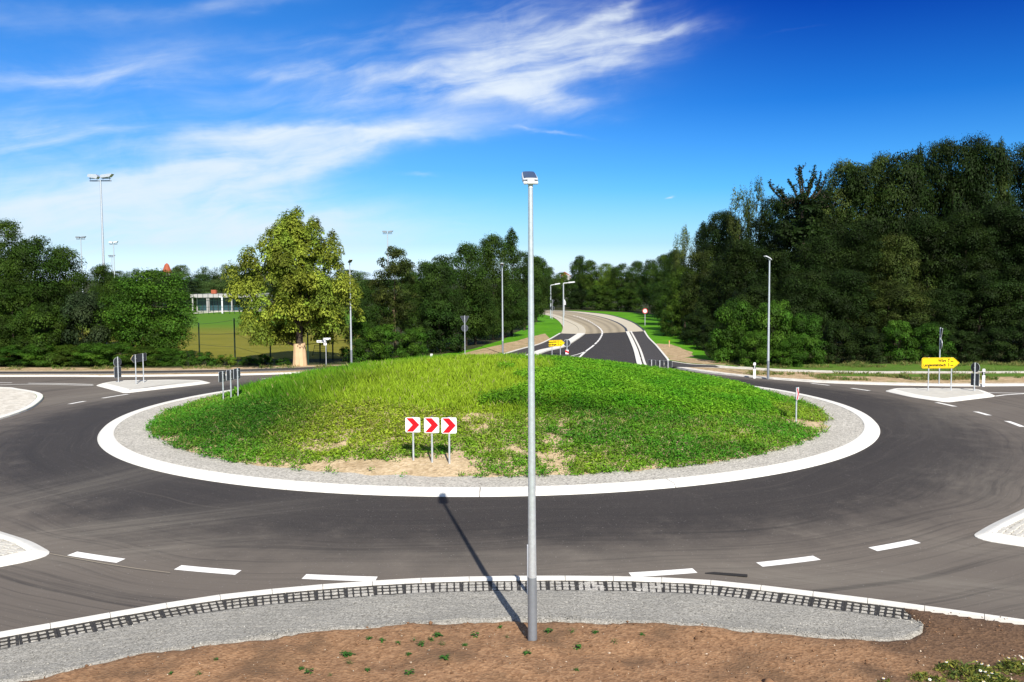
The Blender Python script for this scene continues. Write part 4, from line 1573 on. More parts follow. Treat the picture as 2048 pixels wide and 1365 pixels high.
# closed to vehicles
p = G(1290, 651.5, ZG)
t = thing('prohibition_sign', p, 'round white sign with a red rim on the grass at the right wood edge', 'road sign')
k = p[1] / FPX
zc = post_h(p, 1289, 622.5)
MB().tube([(0, 0, -.1), (0, 0, zc + .25)], .045, 10).build('post', M['galv'], t)
a = plate(t, 'round_sign', disc(5.2 * k), zc, y=-.06)
d5, d4 = disc(5.1 * k), disc(3.7 * k)
MB().strip([(x, -.0655, z + zc) for x, z in d5 + d5[:1]], [(x, -.0655, z + zc) for x, z in d4 + d4[:1]]).build('red_rim', M['sign_red'], a)

# street name post
p = G(652.5, 733.5, ZG)
k = p[1] / FPX
t = thing('street_name_sign', p, 'white street name sign on a thin post right of the planked lime trunk', 'street sign')
hz = lambda py: post_h(p, 652, py)
MB().tube([(0, 0, -.1), (0, 0, hz(677.5))], .030, 10).build('post', M['galv'], t)
b = MB().box((-9.6 * k, 0, hz(683.2)), (17.0 * k, .02, 4.4 * k)).build('name_blade', M['sign_white'], t)
for i, (x, w) in enumerate(((-15.3, 1.0), (-13.9, 1.2), (-12.5, .9), (-11.3, 1.0), (-8.4, 1.1), (-7.0, 1.2), (-5.6, 1.0), (-4.2, .9))):
    MB().box((x * k, -.0125, hz(683.2)), (w * k, .004, 1.5 * k)).build('lettering', M['print'], b)
MB().box((1.4 * k, .14, hz(678.4)), (.02, .55, 4.0 * k), rz=-1.0).build('name_blade', M['sign_white'], t)
b = MB().box((-.9 * k, -.05, hz(688.6)), (6.0 * k, .02, 4.6 * k)).build('small_plate', M['sign_white'], t)
MB().box((-.9 * k, -.062, hz(687.6)), (2.2 * k, .004, 1.4 * k)).build('mark', M['sign_red'], b)


# ------------------------------------------------ delineator posts and stakes
def delineator(p, h, rz, label, w=.12):
    t = thing('delineator_post', p, label, 'marker post', 'white delineator posts', rz)
    out = [(-w / 2, -.03), (-w / 2 + .02, -.05), (w / 2 - .02, -.05), (w / 2, -.03), (w * .3, .05), (-w * .3, .05)]
    V, F = [], []
    zs_ = [-.1, h - .06]
    for z in zs_:
        V += [(x, y, z) for x, y in out]
    V += [(x * .9, y * .9, h - (.0 if y < 0 else .07)) for x, y in out]
    n = 6
    for l in (0, 1):
        F += [(l * n + i, l * n + (i + 1) % n, (l + 1) * n + (i + 1) % n, (l + 1) * n + i) for i in range(n)]
    F.append(tuple(range(2 * n, 3 * n)))
    MB().add(V, F).build('body', M['plastic'], t)
    z0, z1 = h * .60, h * .82
    band = [(x * 1.03, y * 1.06) for x, y in out]
    MB().add([(x, y, z0) for x, y in band] + [(x, y, z1) for x, y in band], [(i, (i + 1) % n, n + (i + 1) % n, n + i) for i in range(n)]).build('black_band', M['black'], t)
    MB().box((0, -.0555, (z0 + z1) / 2), (.045, .006, (z1 - z0) * .75)).build('reflector', M['lamp_body'], t)
    return t


p = G(1508.5, 756, ZG)
delineator(p, post_h(p, 1508, 725.5), .1, 'white delineator post with a black band left of the right hand street lamp', .16)
p = G(1966.5, 770, ZG)
delineator(p, post_h(p, 1966, 738), -.2, 'white delineator post with a black band right of the large yellow sign', .16)
p = G(1058.5, 1190, ZSH)
t = thing('marker_post', p, 'plain white marker post half hidden behind the near street lamp', 'marker post', None, math.radians(8))
hD = post_h(p, 1058, 1090)
MB().box((0, 0, hD / 2 - .05), (.075, .10, hD + .1), bev=.012).build('body', M['plastic'], t)
MB().box((.039, 0, hD * .78), (.003, .07, .16)).build('reflector', M['lamp_body'], t)
p = np.array([at(863, 720, 58.5)[0], 58.5, 0.0])
p[2] = float(terr(p[0], p[1]))
delineator(p, post_h(p, 863, 708), 0, 'white post tip just showing over the mound left of the triangle sign', .16)


def stake(px, foot, top, label, z=None):
    p = G(px, foot) if z is None else G(px, foot, z)
    h = post_h(p, px, top)
    t = thing('wooden_stake', p, label, 'stake', 'survey stakes beside the roads')
    MB().box((0, 0, h * .40), (.075, .05, h * .9)).build('stake', M['stake'], t)
    MB().box((0, 0, h * .925), (.077, .052, h * .15)).build('painted_top', M['stake_top'], t)


stake(566, 769, 754.5, 'short orange topped stake beside the road at the left of the mound')
stake(1492, 728, 711.5, 'short orange topped stake in front of the clipped bushes on the right', ZG)
stake(1338.5, 695, 681.5, 'short wooden stake on the sandy bank right of the far road', ZG)


# ------------------------------------------------ ball fence of the sports ground
def build_fence():
    t = thing('ball_fence', (0, 0, ZG), 'green post and wire ball fence between the scrub and the sports field', 'fence')
    feet = [(200, 700, 82, 646), (399, 708, 74.5, 646), (470.5, 727, 68.5, 637), (541.5, 731, 67.4, 680), (616.5, 733.5, 66.6, 665), (640.5, 722, 70, 650), (666, 721, 70.5, 650)]
    tops = []
    for px, foot, Y, tp in feet:
        a = at(px, foot, Y)
        top = at(px, tp, Y)
        MB().tube([(a[0], Y, 0), (a[0], Y, top[2] - ZG)], .055, 8).build('post', M['fence'], t)
        tops.append((a[0], Y, top[2] - ZG))
    # wires strung along the first stretch, then a low rail to the right
    for f in (.96, .66, .36):
        for (a, b) in zip(tops[:3], tops[1:4]):
            mb = MB().tube([(a[0], a[1], a[2] * f), ((a[0] + b[0]) / 2, (a[1] + b[1]) / 2, (a[2] + b[2]) / 2 * f - .05), (b[0], b[1], b[2] * f)], .010, 4)
            mb.build('wire', M['wire'], t)
    rail = [at(541, 690, 67.4), at(575, 690, 67), at(616, 689, 66.6), at(640, 686, 70), at(690, 681, 71)]
    MB().tube([(q[0], q[1], q[2] - ZG) for q in rail], .022, 5).build('rail', M['fence'], t)


build_fence()


def build_goal():
    a, b, c, d = at(625, 712, 72), at(655, 712, 72), at(629.5, 691, 72), at(652, 690.5, 72)
    o = Vector(((a[0] + b[0]) / 2, 72, ZG))
    t = thing('football_goal', o, 'small dark framed net leaning at the field edge right of the lime trunk', 'goal')
    L = lambda q: Vector((q[0], q[1], q[2])) - o
    MB().tube([L(a), L(c), L(d), L(b)], .03, 6).build('frame', M['fence'], t)
    mb = MB()
    for i in range(1, 6):
        f = i / 6
        mb.tube([L(a).lerp(L(c), f), L(b).lerp(L(d), f)], .012, 4)
    mb.build('net', M['wire'], t)


build_goal()


# ------------------------------------------------ buildings beyond the field
def build_pavilion():
    Y = 176.0
    k = Y / FPX
    a, b = at(386, 622, Y), at(520, 622, Y)
    z = lambda py: at(440, py, Y)[2] - ZG
    t = thing('pavilion', ((a[0] + b[0]) / 2, Y, ZG), 'low white flat roofed pavilion with glass front beyond the sports field', 'building')
    W = b[0] - a[0]
    D = 9.0
    MB().box((0, D / 2 + 1.2, (z(596) + .0) / 2), (W - .6, D, z(596))).build('wall', M['concrete_wall'], t)
    rf = MB().box((0, D / 2 + .5, z(592)), (W + .4, D + 2.4, 6.5 * k)).build('roof', M['concrete_wall'], t)
    MB().box((-W * .29, D / 2, z(588) + .25), (.9, .9, .9)).build('chimney', M['tile'], rf)
    n = 12
    for i in range(n):
        x = -W / 2 + .5 + (W - 1.0) * (i + .5) / n
        f = MB().box((x, 1.17, z(609.5)), ((W - 1.0) / n - .12, .06, 24.5 * k)).build('window', M['glass'], t)
        MB().box((x + (W - 1.0) / n / 2, 1.14, z(609.5)), (.14, .1, 24.6 * k)).build('frame', M['sign_back'], t)
    for px in (387, 416, 419, 465, 505):
        q = at(px, 610, Y)
        MB().box((q[0] - t.location.x, -.4, z(607)), (.22, .22, 2 * z(607))).build('column', M['concrete_wall'], t)


build_pavilion()


def build_court_fence():
    Y = 165.0
    a, b = at(396, 620, Y), at(500, 619, Y)
    t = thing('court_fence', (a[0], Y, ZG), 'thin dark mesh fence standing in front of the white pavilion', 'fence')
    h = at(440, 588, Y)[2] - ZG
    n = 10
    for i in range(n + 1):
        x = (b[0] - a[0]) * i / n
        MB().tube([(x, 0, 0), (x, 0, h)], .045, 5).build('post', M['fence'], t)
    for f in (.34, .67, 1.0):
        MB().tube([(0, 0, h * f), (b[0] - a[0], 0, h * f)], .03, 4).build('rail', M['fence'], t)


build_court_fence()
q = at(444.6, 624, 168)
t = thing('white_post', (q[0], 168, ZG), 'single white post with a short arm in front of the pavilion', 'post')
h = at(444, 594, 168)[2] - ZG
MB().tube([(0, 0, 0), (0, 0, h)], .14, 8).build('post', M['plastic'], t)
MB().tube([(0, 0, h - .1), (-.5, 0, h - .05), (-.7, 0, h + .05)], .07, 6).build('arm', M['plastic'], t)

q = at(334, 546, 420)
t = thing('tower', (q[0], 420, ZG), 'tower with a pointed red tiled roof above the far trees', 'building')
z0, z1 = at(334, 547, 420)[2] - ZG, at(334, 527, 420)[2] - ZG
r = 10.5 * 420 / FPX
MB().tube([(0, 0, 0), (0, 0, z0)], [r * .9, r * .9], 8, smooth=False).build('wall', M['concrete_wall'], t)
MB().tube([(0, 0, z0), (0, 0, z0 + (z1 - z0) * .85), (0, 0, z1)], [r * 1.0, r * .42, r * .12], 8, smooth=False).build('roof', M['tile'], t)
q = at(1133, 552, 270)
t = thing('house', (q[0], 270, ZG), 'pale gabled house with a red roof glimpsed between trees above the bend', 'house')
z0, z1 = at(1133, 552, 270)[2] - ZG, at(1133, 544, 270)[2] - ZG
MB().box((0, 3, z0 / 2), (2.6, 7, z0)).build('wall', M['concrete_wall'], t)
MB().prism([(-1.6, z0 - .1), (-.5, z1), (1.5, z0 - .1)], -.4, 6.8).build('roof', M['tile'], t)
MB().prism([(-.4, z0), (-.2, z1 - .6), (1.2, z0)], -.46, -.42).build('gable', M['concrete_wall'], t)
for px, py, Y, s, lab in ((440, 563, 240, 2.2, 'sliver of a white house wall among the trees above the pavilion'), (518, 545, 230, 2.4, 'white gabled house wall peeping out left of the lime tree')):
    q = at(px, py, Y)
    t = thing('house', (q[0], Y, ZG), lab, 'house')
    h = q[2] - ZG
    MB().box((0, 3, h / 2), (s * 2, 6, h)).build('wall', M['concrete_wall'], t)
    MB().prism([(-s * 1.15, h - .05), (0, h + 1.2), (s * 1.15, h - .05)], -.3, 6.3).build('roof', M['concrete_wall'], t)
# ================================================================== VEGETATION
def leaf_quads(C, Nrm, size, asp=0.62, axis=None, fold=0.0):
    """one rhombic leaf (or leaf spray) per centre"""
    n = len(C)
    r = rng.normal(size=(n, 3)) if axis is None else axis + rng.normal(size=(n, 3)) * .35
    Nn = Nrm / (np.linalg.norm(Nrm, axis=1)[:, None] + 1e-9)
    a = r - (r * Nn).sum(1)[:, None] * Nn
    a /= np.linalg.norm(a, axis=1)[:, None] + 1e-9
    b = np.cross(Nn, a)
    s = np.asarray(size).reshape(-1, 1)
    V = np.stack([C - a * s * .5, C + b * s * asp * .5 + a * s * .05 - Nn * s * fold, C + a * s * .5, C - b * s * asp * .5 + a * s * .05 - Nn * s * fold], 1).reshape(-1, 3)
    F = np.arange(4 * n).reshape(n, 4)
    return V, F


def crown_mesh(name, mat, w, h, z0, prof, ncl, nleaf, size, seed, flat=.65, droop=0.0, shell=.55, clr=.115, tight=1.0, up=.5, hole=False):
    """leaf clumps through the crown volume; prof(t) is the half width fraction at height fraction t"""
    global rng
    keep = rng
    rng = np.random.default_rng(seed)
    # lobed outline
    ph = rng.uniform(0, 6.28, 6)
    cl = []
    while len(cl) < ncl:
        t = rng.uniform(0, 1)
        a = rng.uniform(0, 2 * math.pi)
        R = prof(t)
        if rng.uniform() > R + .12:
            continue
        lob = 1 + .16 * math.sin(2 * a + ph[0] + 3 * t) + .12 * math.sin(3 * a + ph[1] - 5 * t) + .08 * math.sin(5 * a + ph[2] + 9 * t)
        rr = (shell + (1 - shell) * rng.uniform()) if rng.uniform() < .8 else rng.uniform(.1, shell)
        x, y = math.cos(a) * R * lob * rr * w / 2, math.sin(a) * R * lob * rr * w / 2
        cl.append((x, y, z0 + t * (h - z0) * 1.0, rr))
    cl = np.array(cl)
    if hole:
        al = cl[:, 0] * .238 - cl[:, 1] * .971
        pe = np.abs(cl[:, 0] * .971 + cl[:, 1] * .238)
        cl = cl[~((al > -.3) & (pe < 1.5) & (cl[:, 2] < 2.5 + al * .825))]
        ncl = len(cl)
    cr = clr * w * (.45 + 1.35 * rng.uniform(0, 1, ncl) ** 1.7)
    per = rng.multinomial(nleaf, cr ** 2 / (cr ** 2).sum())
    ci = np.repeat(np.arange(ncl), per)
    d = rng.normal(size=(len(ci), 3))
    d /= np.linalg.norm(d, axis=1)[:, None]
    d[:, 2] = np.where((d[:, 2] < -.2) & (rng.uniform(size=len(ci)) < .55), -d[:, 2], d[:, 2])
    rad = cr[ci] * (1 - rng.uniform(size=len(ci)) ** 2 * .65) * tight
    C = cl[ci, :3] + d * rad[:, None] * np.array([1, 1, flat])
    if droop:
        hd = np.hypot(d[:, 0], d[:, 1])
        C[:, 2] -= droop * rad * hd ** 2 * 1.2
    C[:, 2] = np.minimum(C[:, 2], h + .02 * h * rng.normal(size=len(C)))
    outw = C - np.array([0, 0, z0 + (h - z0) * .42])
    outw /= np.linalg.norm(outw, axis=1)[:, None]
    Nrm = d * .95 + outw * .25 + np.array([0, 0, up * .75]) + rng.normal(size=d.shape) * .30
    s = size * rng.uniform(.6, 1.35, len(C))
    V, F = leaf_quads(C, Nrm, s, axis=(d * .5 + np.array([0, 0, -droop - .2])) if droop else None, fold=.12)
    tone = rng.uniform(.5, 1.6, ncl)[ci] * rng.lognormal(-.03, .24, len(ci))
    warm = rng.uniform(.9, 1.18, ncl)[ci]
    col = np.stack([tone * warm, tone, tone * .95], 1)
    col = np.repeat(col, 4, 0)
    me = mesh_np(name, V, F, mat, col)
    rng = keep
    return me, cl


def trunk_mesh(name, mat, h, r, cl, seed, n=14, lean=.3, fork=.35):
    rg = np.random.default_rng(seed)
    mb = MB()
    top = h * .86
    pts = []
    for k in range(7):
        t = k / 6
        pts.append((lean * math.sin(t * 3 + seed) * t, lean * math.cos(t * 2.3 + seed) * t * .7, -.2 + t * top))
    mb.tube(pts, [r * 1.3, r, r * .85, r * .65, r * .45, r * .28, r * .1], 8)
    idx = rg.permutation(len(cl))[:n]
    P = np.array(pts)
    for i in idx:
        c = cl[i, :3]
        t0 = min(max((c[2] - .25 * np.hypot(c[0], c[1])) / top * .75, fork * .6), .92)
        k = t0 * 6
        a = P[int(k)] * (1 - k % 1) + P[min(6, int(k) + 1)] * (k % 1)
        mid = (a + c) / 2 + np.array([0, 0, -.06 * np.linalg.norm(c - a)])
        rr = max(.02, r * (1 - t0) * .5)
        mb.tube([a, mid, c], [rr, rr * .6, rr * .2], 5, cap=False)
    return mb.mesh(name, mat)


LIMEP = ((0, .50), (.06, .78), (.15, .95), (.26, 1.0), (.48, .93), (.70, .74), (.84, .46), (.92, .27), (1.0, .03))
def limep(t): return float(np.interp(t, [a for a, _ in LIMEP], [b for _, b in LIMEP]))
def roundp(t): return max(0.0, math.sin(math.pi * (t * .92 + .06))) ** .55 * (1 - .18 * t)
def tallp(t): return max(0.0, math.sin(math.pi * (t * .88 + .10))) ** .7
def conep(t): return (max(0.0, min(1, t / .14)) ** .6) * (1 - t) ** .78 * 1.08 + .03
def bushp(t): return max(0.02, (1 - t ** 2.4)) ** .6 * (.86 + .14 * min(1, t / .2))
def columnp(t): return max(0.0, math.sin(math.pi * (t * .9 + .08))) ** .45 * .9


PROTO = {}


def proto(key, mats, w, h, z0, prof, ncl, nleaf, size, seed, r=.2, bark='bark', **kw):
    me, cl = crown_mesh('crown', None, w, h, z0, prof, ncl, nleaf, size, seed, **kw)
    tr = trunk_mesh('trunk', M[bark], h, r, cl, seed)
    PROTO[key] = dict(crown=me, trunk=tr, w=w, h=h, variants={})


proto('round1', 0, 8, 10, 1.6, roundp, 190, 36000, .19, 1)
proto('round2', 0, 8, 10, 1.2, roundp, 170, 34000, .19, 2)
proto('round3', 0, 9, 9, 1.0, roundp, 200, 36000, .19, 3)
proto('tall1', 0, 9.5, 15, 1.5, columnp, 280, 52000, .20, 4, .26)
proto('tall2', 0, 9, 16, 2.0, columnp, 260, 50000, .20, 5, .26)
proto('tall3', 0, 9.5, 14, 1.0, columnp, 280, 50000, .20, 6, .26)
proto('bush1', 0, 5, 4, .0, bushp, 120, 18000, .15, 7, .07, up=.7)
proto('bush2', 0, 5, 4.5, .0, bushp, 110, 18000, .15, 8, .07, up=.7)
proto('low', 0, 3.2, 1.6, .0, bushp, 40, 4200, .14, 9, .03)
proto('birch', 0, 5.5, 12, 2.0, columnp, 150, 13000, .21, 10, .16, 'bark_pale', droop=1.3, flat=1.3, clr=.10)
proto('sparse', 0, 7, 10, 3.0, roundp, 120, 15000, .19, 21, .17, 'bark_pale', clr=.085)
proto('pine', 0, 5.5, 12, 1.8, conep, 80, 9000, .26, 11, .2, flat=.35, clr=.15)
proto('feather', 0, 6, 12, 1.5, lambda t: .9 * (1 - t) ** .55, 150, 15000, .20, 12, .18, flat=.8, droop=.6, clr=.11)


def plant(key, mat, px, Y, top, wpx, label, group=None, name=None, cat='tree', rz=None, zbase=ZG, bare=False):
    pr_ = PROTO[key]
    q = at(px, top, Y)
    k = Y / FPX
    hh = q[2] - zbase
    ww = wpx * k
    t = thing(name or ('shrub' if cat == 'shrub' else 'tree'), (q[0], Y, zbase), label, cat, group, random.uniform(0, 6.28) if rz is None else rz)
    if mat not in pr_['variants']:
        m2 = pr_['crown'].copy()
        m2.materials.clear()
        m2.materials.append(LEAF[mat])
        pr_['variants'][mat] = m2
    sx = ww / (pr_['w'] * 1.16)
    sz = hh / (pr_['h'] * 1.02)
    t.scale = (sx, sx, sz)
    put('crown', pr_['variants'][mat], t)
    put('stem' if cat == 'shrub' else 'trunk', pr_['trunk'], t)
    return t


ORD = ['first', 'second', 'third', 'fourth', 'fifth', 'sixth', 'seventh', 'eighth', 'ninth', 'tenth', 'eleventh', 'twelfth', 'thirteenth', 'fourteenth', 'fifteenth', 'sixteenth',
       'seventeenth', 'eighteenth', 'nineteenth', 'twentieth', 'twenty-first', 'twenty-second', 'twenty-third', 'twenty-fourth', 'twenty-fifth', 'twenty-sixth', 'twenty-seventh', 'twenty-eighth', 'twenty-ninth', 'thirtieth']
ROWS = {}


def in_row(o, key, fmt):
    ROWS.setdefault((key, fmt), []).append(o)


def label_rows():
    for (key, fmt), obs in ROWS.items():
        obs.sort(key=lambda o: o.location.x / o.location.y)
        for i, o in enumerate(obs):
            o['label'] = fmt % (ORD[i])


# ---- left group
TL = 'trees left of the roundabout'
plant('tall1', 'left', -8, 80, 438, 150, 'tallest dark green tree cut by the left edge of the picture', TL)
plant('round1', 'left', 62, 73, 470, 150, 'broad green tree between the left edge and the tallest floodlight mast', TL)
plant('round2', 'left', 128, 76, 492, 120, 'rounded green tree whose crown touches the left floodlight mast', TL)
plant('round3', 'left', 20, 70, 560, 150, 'lower green tree above the hedge at the left edge', TL)
plant('bush1', 'pine', 160, 69.5, 583, 130, 'blackish green bushy tree in front of the base of the tallest floodlight mast', TL)
plant('round2', 'left', 205, 84, 528, 90, 'narrow green crown directly behind the tallest floodlight mast', TL)
plant('round3', 'bush', 302, 71, 540, 218, 'wide spreading bright green hornbeam left of the sports field opening', TL)
plant('round1', 'left', 235, 76, 556, 110, 'green crown filling the gap right of the tallest floodlight mast', TL)
plant('bush2', 'left', 90, 68, 600, 130, 'mid height bush above the left hedge', TL, cat='shrub')
HG = 'dense scrub along the left cycle path'
for i, (px, top) in enumerate(((-30, 680), (25, 690), (80, 684), (132, 690), (182, 682), (232, 686), (285, 690), (335, 696))):
    in_row(plant('bush1' if i % 2 else 'bush2', 'bush' if i % 3 else 'left', px, 66.6 + (i % 2) * .5, top, 92, 'scrub', HG, cat='shrub'), 'hg', 'dense green scrub bush behind the left cycle path, %s from the left')
for i, (px, top, w) in enumerate(((372, 700, 55), (412, 704, 60), (452, 709, 52), (496, 713, 44), (528, 708, 40), (566, 716, 40))):
    in_row(plant('low', 'bush' if i != 2 else 'fresh', px, 66.8, top, w, 'low', 'low bushes below the ball fence', cat='shrub'), 'low', 'low straggling bush at the foot of the ball fence, %s from the left')
FT = 'distant trees beyond the sports field'
for i, (px, Y, top, w, key, mat) in enumerate((
        (232, 235, 541, 70, 'round1', 'far'), (268, 230, 536, 60, 'birch', 'far'), (300, 225, 541, 75, 'round2', 'far'), (322, 222, 544, 60, 'round3', 'far'), (362, 214, 529, 62, 'round1', 'far'),
        (345, 200, 552, 60, 'round3', 'far'), (412, 232, 532, 60, 'birch', 'far'), (445, 236, 527, 60, 'birch', 'far'), (470, 226, 531, 60, 'round2', 'far'), (400, 205, 548, 70, 'round2', 'far'),
        (430, 200, 560, 70, 'round3', 'far'), (465, 204, 555, 60, 'birch', 'far'), (540, 215, 530, 80, 'round1', 'far'), (505, 198, 545, 70, 'round1', 'far'), (700, 230, 540, 110, 'round3', 'far'), (620, 225, 545, 110, 'round1', 'far'))):
    in_row(plant(key, mat, px, Y, top, w, 'far', FT), 'ft', 'distant green tree in the tree line beyond the sports field, %s from the left')
plant('pine', 'pine', 378, 186, 556, 70, 'dark conifer at the left end of the white pavilion', FT, name='pine_tree')
plant('pine', 'pine', 497, 184, 524, 62, 'dark pine standing just left of the lime tree', FT, name='pine_tree')


# ---- the lime tree with its planked trunk
def build_lime():
    Y = 66.0
    a = at(600, 735, Y)
    k = Y / FPX
    h = at(600, 414, Y)[2] - ZG
    w = 226 * k
    me, cl = crown_mesh('crown', LEAF['lime'], w, h, 2.3, limep, 520, 80000, .165, 31, flat=.55, droop=1.1, shell=.45, clr=.062, up=.5, hole=True)
    t = thing('lime_tree', (a[0], Y, ZG), 'yellow green lime tree with wooden planks round its trunk', 'tree')
    put('crown', me, t)
    put('trunk', trunk_mesh('trunk', M['bark'], h, .27, cl, 31, 26, .1, .2), t)
    n = 11
    hp = at(600, 686, Y)[2] - ZG
    r0, r1 = 13.6 * k, 10.2 * k
    pm = MB()
    pm.add([(-.085, -.02, 0), (.085, -.02, 0), (.085, .02, 0), (-.085, .02, 0), (-.085, -.02, 1), (.085, -.02, 1), (.085, .02, 1), (-.085, .02, 1)],
           [(3, 2, 1, 0), (4, 5, 6, 7), (0, 1, 5, 4), (1, 2, 6, 5), (2, 3, 7, 6), (3, 0, 4, 7)])
    pme = pm.mesh('plank', M['plank'])
    for i in range(n):
        b = 2 * math.pi * i / n
        p = put('plank', pme, t)
        p.location = (r0 * math.cos(b), r0 * math.sin(b), -.05)
        lean = math.atan2(r0 - r1, hp)
        p.rotation_euler = (lean, random.uniform(-.03, .03), b + math.pi / 2 + math.pi)
        p.rotation_euler = (-lean, random.uniform(-.03, .03), b - math.pi / 2 + math.pi)
        p.scale = (2 * math.pi * r0 / n / .18, 1, hp * random.uniform(.93, 1.05))
    # three short hanging strands of twigs
    return t


build_lime()

# ---- trees between the lime and the far road
AV = 'trees left of the far road'
plant('sparse', 'brown', 788, 70.6, 490, 128, 'thin crowned tree with a bare slim trunk right of the lime tree', AV, name='tree')
for px, Y, top, w, lab in ((716, 69.6, 640, 78, 'left bush under the thin crowned tree behind the lamp'), (768, 69.2, 648, 86, 'middle bush under the thin crowned tree'), (826, 71, 655, 76, 'right bush under the thin crowned tree')):
    plant('bush1', 'bush', px, Y, top, w, lab, AV, cat='shrub')
for px, Y, top, w, key, mat, lab in (
        (848, 79, 522, 100, 'round2', 'avenue', 'dark green tree just right of the thin crowned tree'),
        (735, 84, 560, 90, 'round3', 'avenue', 'dark crown behind the street lamp right of the lime tree'),
        (880, 78.5, 508, 105, 'round1', 'avenue', 'dark green tree behind the grey triangle sign'),
        (930, 84, 486, 110, 'round2', 'avenue', 'taller dark green tree left of the middle street lamp'),
        (985, 92, 470, 105, 'tall3', 'avenue', 'dense dark tree directly behind the middle street lamp'),
        (1022, 98, 452, 90, 'feather', 'avenue', 'pointed tallest tree left of the near street lamp pole'),
        (880, 77, 600, 110, 'bush1', 'avenue', 'low dark understorey tree behind the triangle sign'),
        (950, 86, 570, 110, 'round3', 'avenue', 'low dark tree left of the middle lamp'),
        (1010, 96, 560, 100, 'round3', 'avenue', 'low dark tree right of the middle lamp'),
        (1048, 108, 500, 76, 'round1', 'avenue', 'dark tree cut by the near street lamp pole'),
        (1072, 128, 512, 70, 'round2', 'avenue', 'dark tree right of the near pole at the bend'),
        (1052, 122, 580, 60, 'bush2', 'avenue', 'low bush under the trees at the inside of the bend'),
        (800, 90, 530, 100, 'round1', 'avenue', 'dark crown behind the thin crowned tree')):
    plant(key, mat, px, Y, top, w, lab, AV)

# ---- trees closing the bend, and the wood on the right
BT = 'trees behind the bend of the far road'
for i, (px, Y, top, w, key, mat) in enumerate((
        (1096, 215, 534, 46, 'round2', 'far'), (1124, 225, 545, 40, 'round3', 'fresh'), (1086, 190, 522, 40, 'round1', 'avenue'), (1158, 200, 510, 50, 'round1', 'avenue'), (1182, 192, 520, 50, 'round2', 'left'), (1140, 192, 560, 44, 'bush1', 'avenue'),
        (1212, 188, 527, 56, 'round3', 'fresh'), (1242, 182, 526, 56, 'round1', 'left'), (1272, 176, 522, 56, 'round2', 'avenue'), (1105, 185, 570, 50, 'bush2', 'dark'), (1200, 176, 570, 70, 'bush1', 'left'), (1250, 170, 570, 70, 'bush2', 'left'), (1160, 182, 575, 60, 'bush2', 'dark'))):
    in_row(plant(key, mat, px, Y, top, w, 'bend', BT), 'bt', 'green tree in the row behind the bend of the concrete road, %s from the left')
WD = 'dense wood right of the far road'
WL = 'dark leafy tree deep in the dense wood on the right'
for (px, Y, top, w, key, mat, lab) in (
        (1300, 158, 518, 60, 'round1', 'avenue', 'dark tree at the left end of the wood behind the round white sign'),
        (1330, 146, 508, 66, 'round2', 'left', None), (1352, 136, 500, 66, 'tall3', 'avenue', None),
        (1366, 124, 450, 54, 'birch', 'birch', 'pale drooping birch at the left shoulder of the wood'),
        (1404, 118, 440, 80, 'feather', 'dark', 'feathery dark tree right of the pale drooping birch'),
        (1440, 108, 420, 96, 'tall1', 'dark', None),
        (1482, 100, 372, 74, 'birch', 'birch', 'taller pale drooping birch left of the antler branched tree'),
        (1512, 98, 352, 60, 'birch', 'grey', 'slim greyish birch touching the antler branched tree'),
        (1550, 96, 395, 110, 'tall2', 'dark', None), (1640, 97, 376, 110, 'tall3', 'dark', None),
        (1694, 96, 320, 120, 'tall1', 'grey', 'greyish tall tree right of the antler branched tree'),
        (1765, 99, 308, 120, 'tall2', 'grey', 'rounded tall tree left of the highest crowns of the wood'),
        (1838, 97, 283, 100, 'feather', 'dark', 'feathery tall tree third from the right edge of the wood'),
        (1880, 100, 277, 110, 'tall1', 'dark', None),
        (1946, 99, 273, 120, 'tall2', 'dark', None), (2006, 96, 270, 80, 'feather', 'grey', 'slim pointed tree by the right edge of the picture'), (2060, 98, 278, 130, 'tall1', 'dark', None),
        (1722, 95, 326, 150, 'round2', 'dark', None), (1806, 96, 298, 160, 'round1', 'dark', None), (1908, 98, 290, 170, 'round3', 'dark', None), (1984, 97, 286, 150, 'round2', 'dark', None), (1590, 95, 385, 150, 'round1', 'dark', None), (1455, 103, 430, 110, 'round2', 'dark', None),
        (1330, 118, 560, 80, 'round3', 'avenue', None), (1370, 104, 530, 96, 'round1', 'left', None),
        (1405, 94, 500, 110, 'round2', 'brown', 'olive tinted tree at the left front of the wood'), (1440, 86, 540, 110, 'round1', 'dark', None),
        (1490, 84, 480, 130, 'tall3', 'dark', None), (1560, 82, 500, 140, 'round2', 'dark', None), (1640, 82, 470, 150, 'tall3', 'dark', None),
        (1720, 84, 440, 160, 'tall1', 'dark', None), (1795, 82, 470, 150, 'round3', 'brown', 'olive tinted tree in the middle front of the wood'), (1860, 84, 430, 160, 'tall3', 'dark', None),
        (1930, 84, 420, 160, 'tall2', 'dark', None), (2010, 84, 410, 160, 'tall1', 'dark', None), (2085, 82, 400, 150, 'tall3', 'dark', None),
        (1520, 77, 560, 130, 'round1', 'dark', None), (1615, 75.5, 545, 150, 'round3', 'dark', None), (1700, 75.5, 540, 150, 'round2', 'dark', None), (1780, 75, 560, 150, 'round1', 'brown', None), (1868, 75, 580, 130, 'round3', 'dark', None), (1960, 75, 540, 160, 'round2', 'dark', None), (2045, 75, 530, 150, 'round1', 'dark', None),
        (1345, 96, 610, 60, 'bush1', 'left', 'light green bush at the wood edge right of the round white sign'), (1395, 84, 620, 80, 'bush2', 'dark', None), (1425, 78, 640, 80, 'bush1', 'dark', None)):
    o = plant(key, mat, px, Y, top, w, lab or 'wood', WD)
    if not lab:
        row = 'front' if Y < 79 else ('middle' if Y < 90 else 'back')
        in_row(o, row, 'dark tree in the ' + row + ' row of the right wood, %s from its left end')
BH = 'bright bushes along the front of the wood'
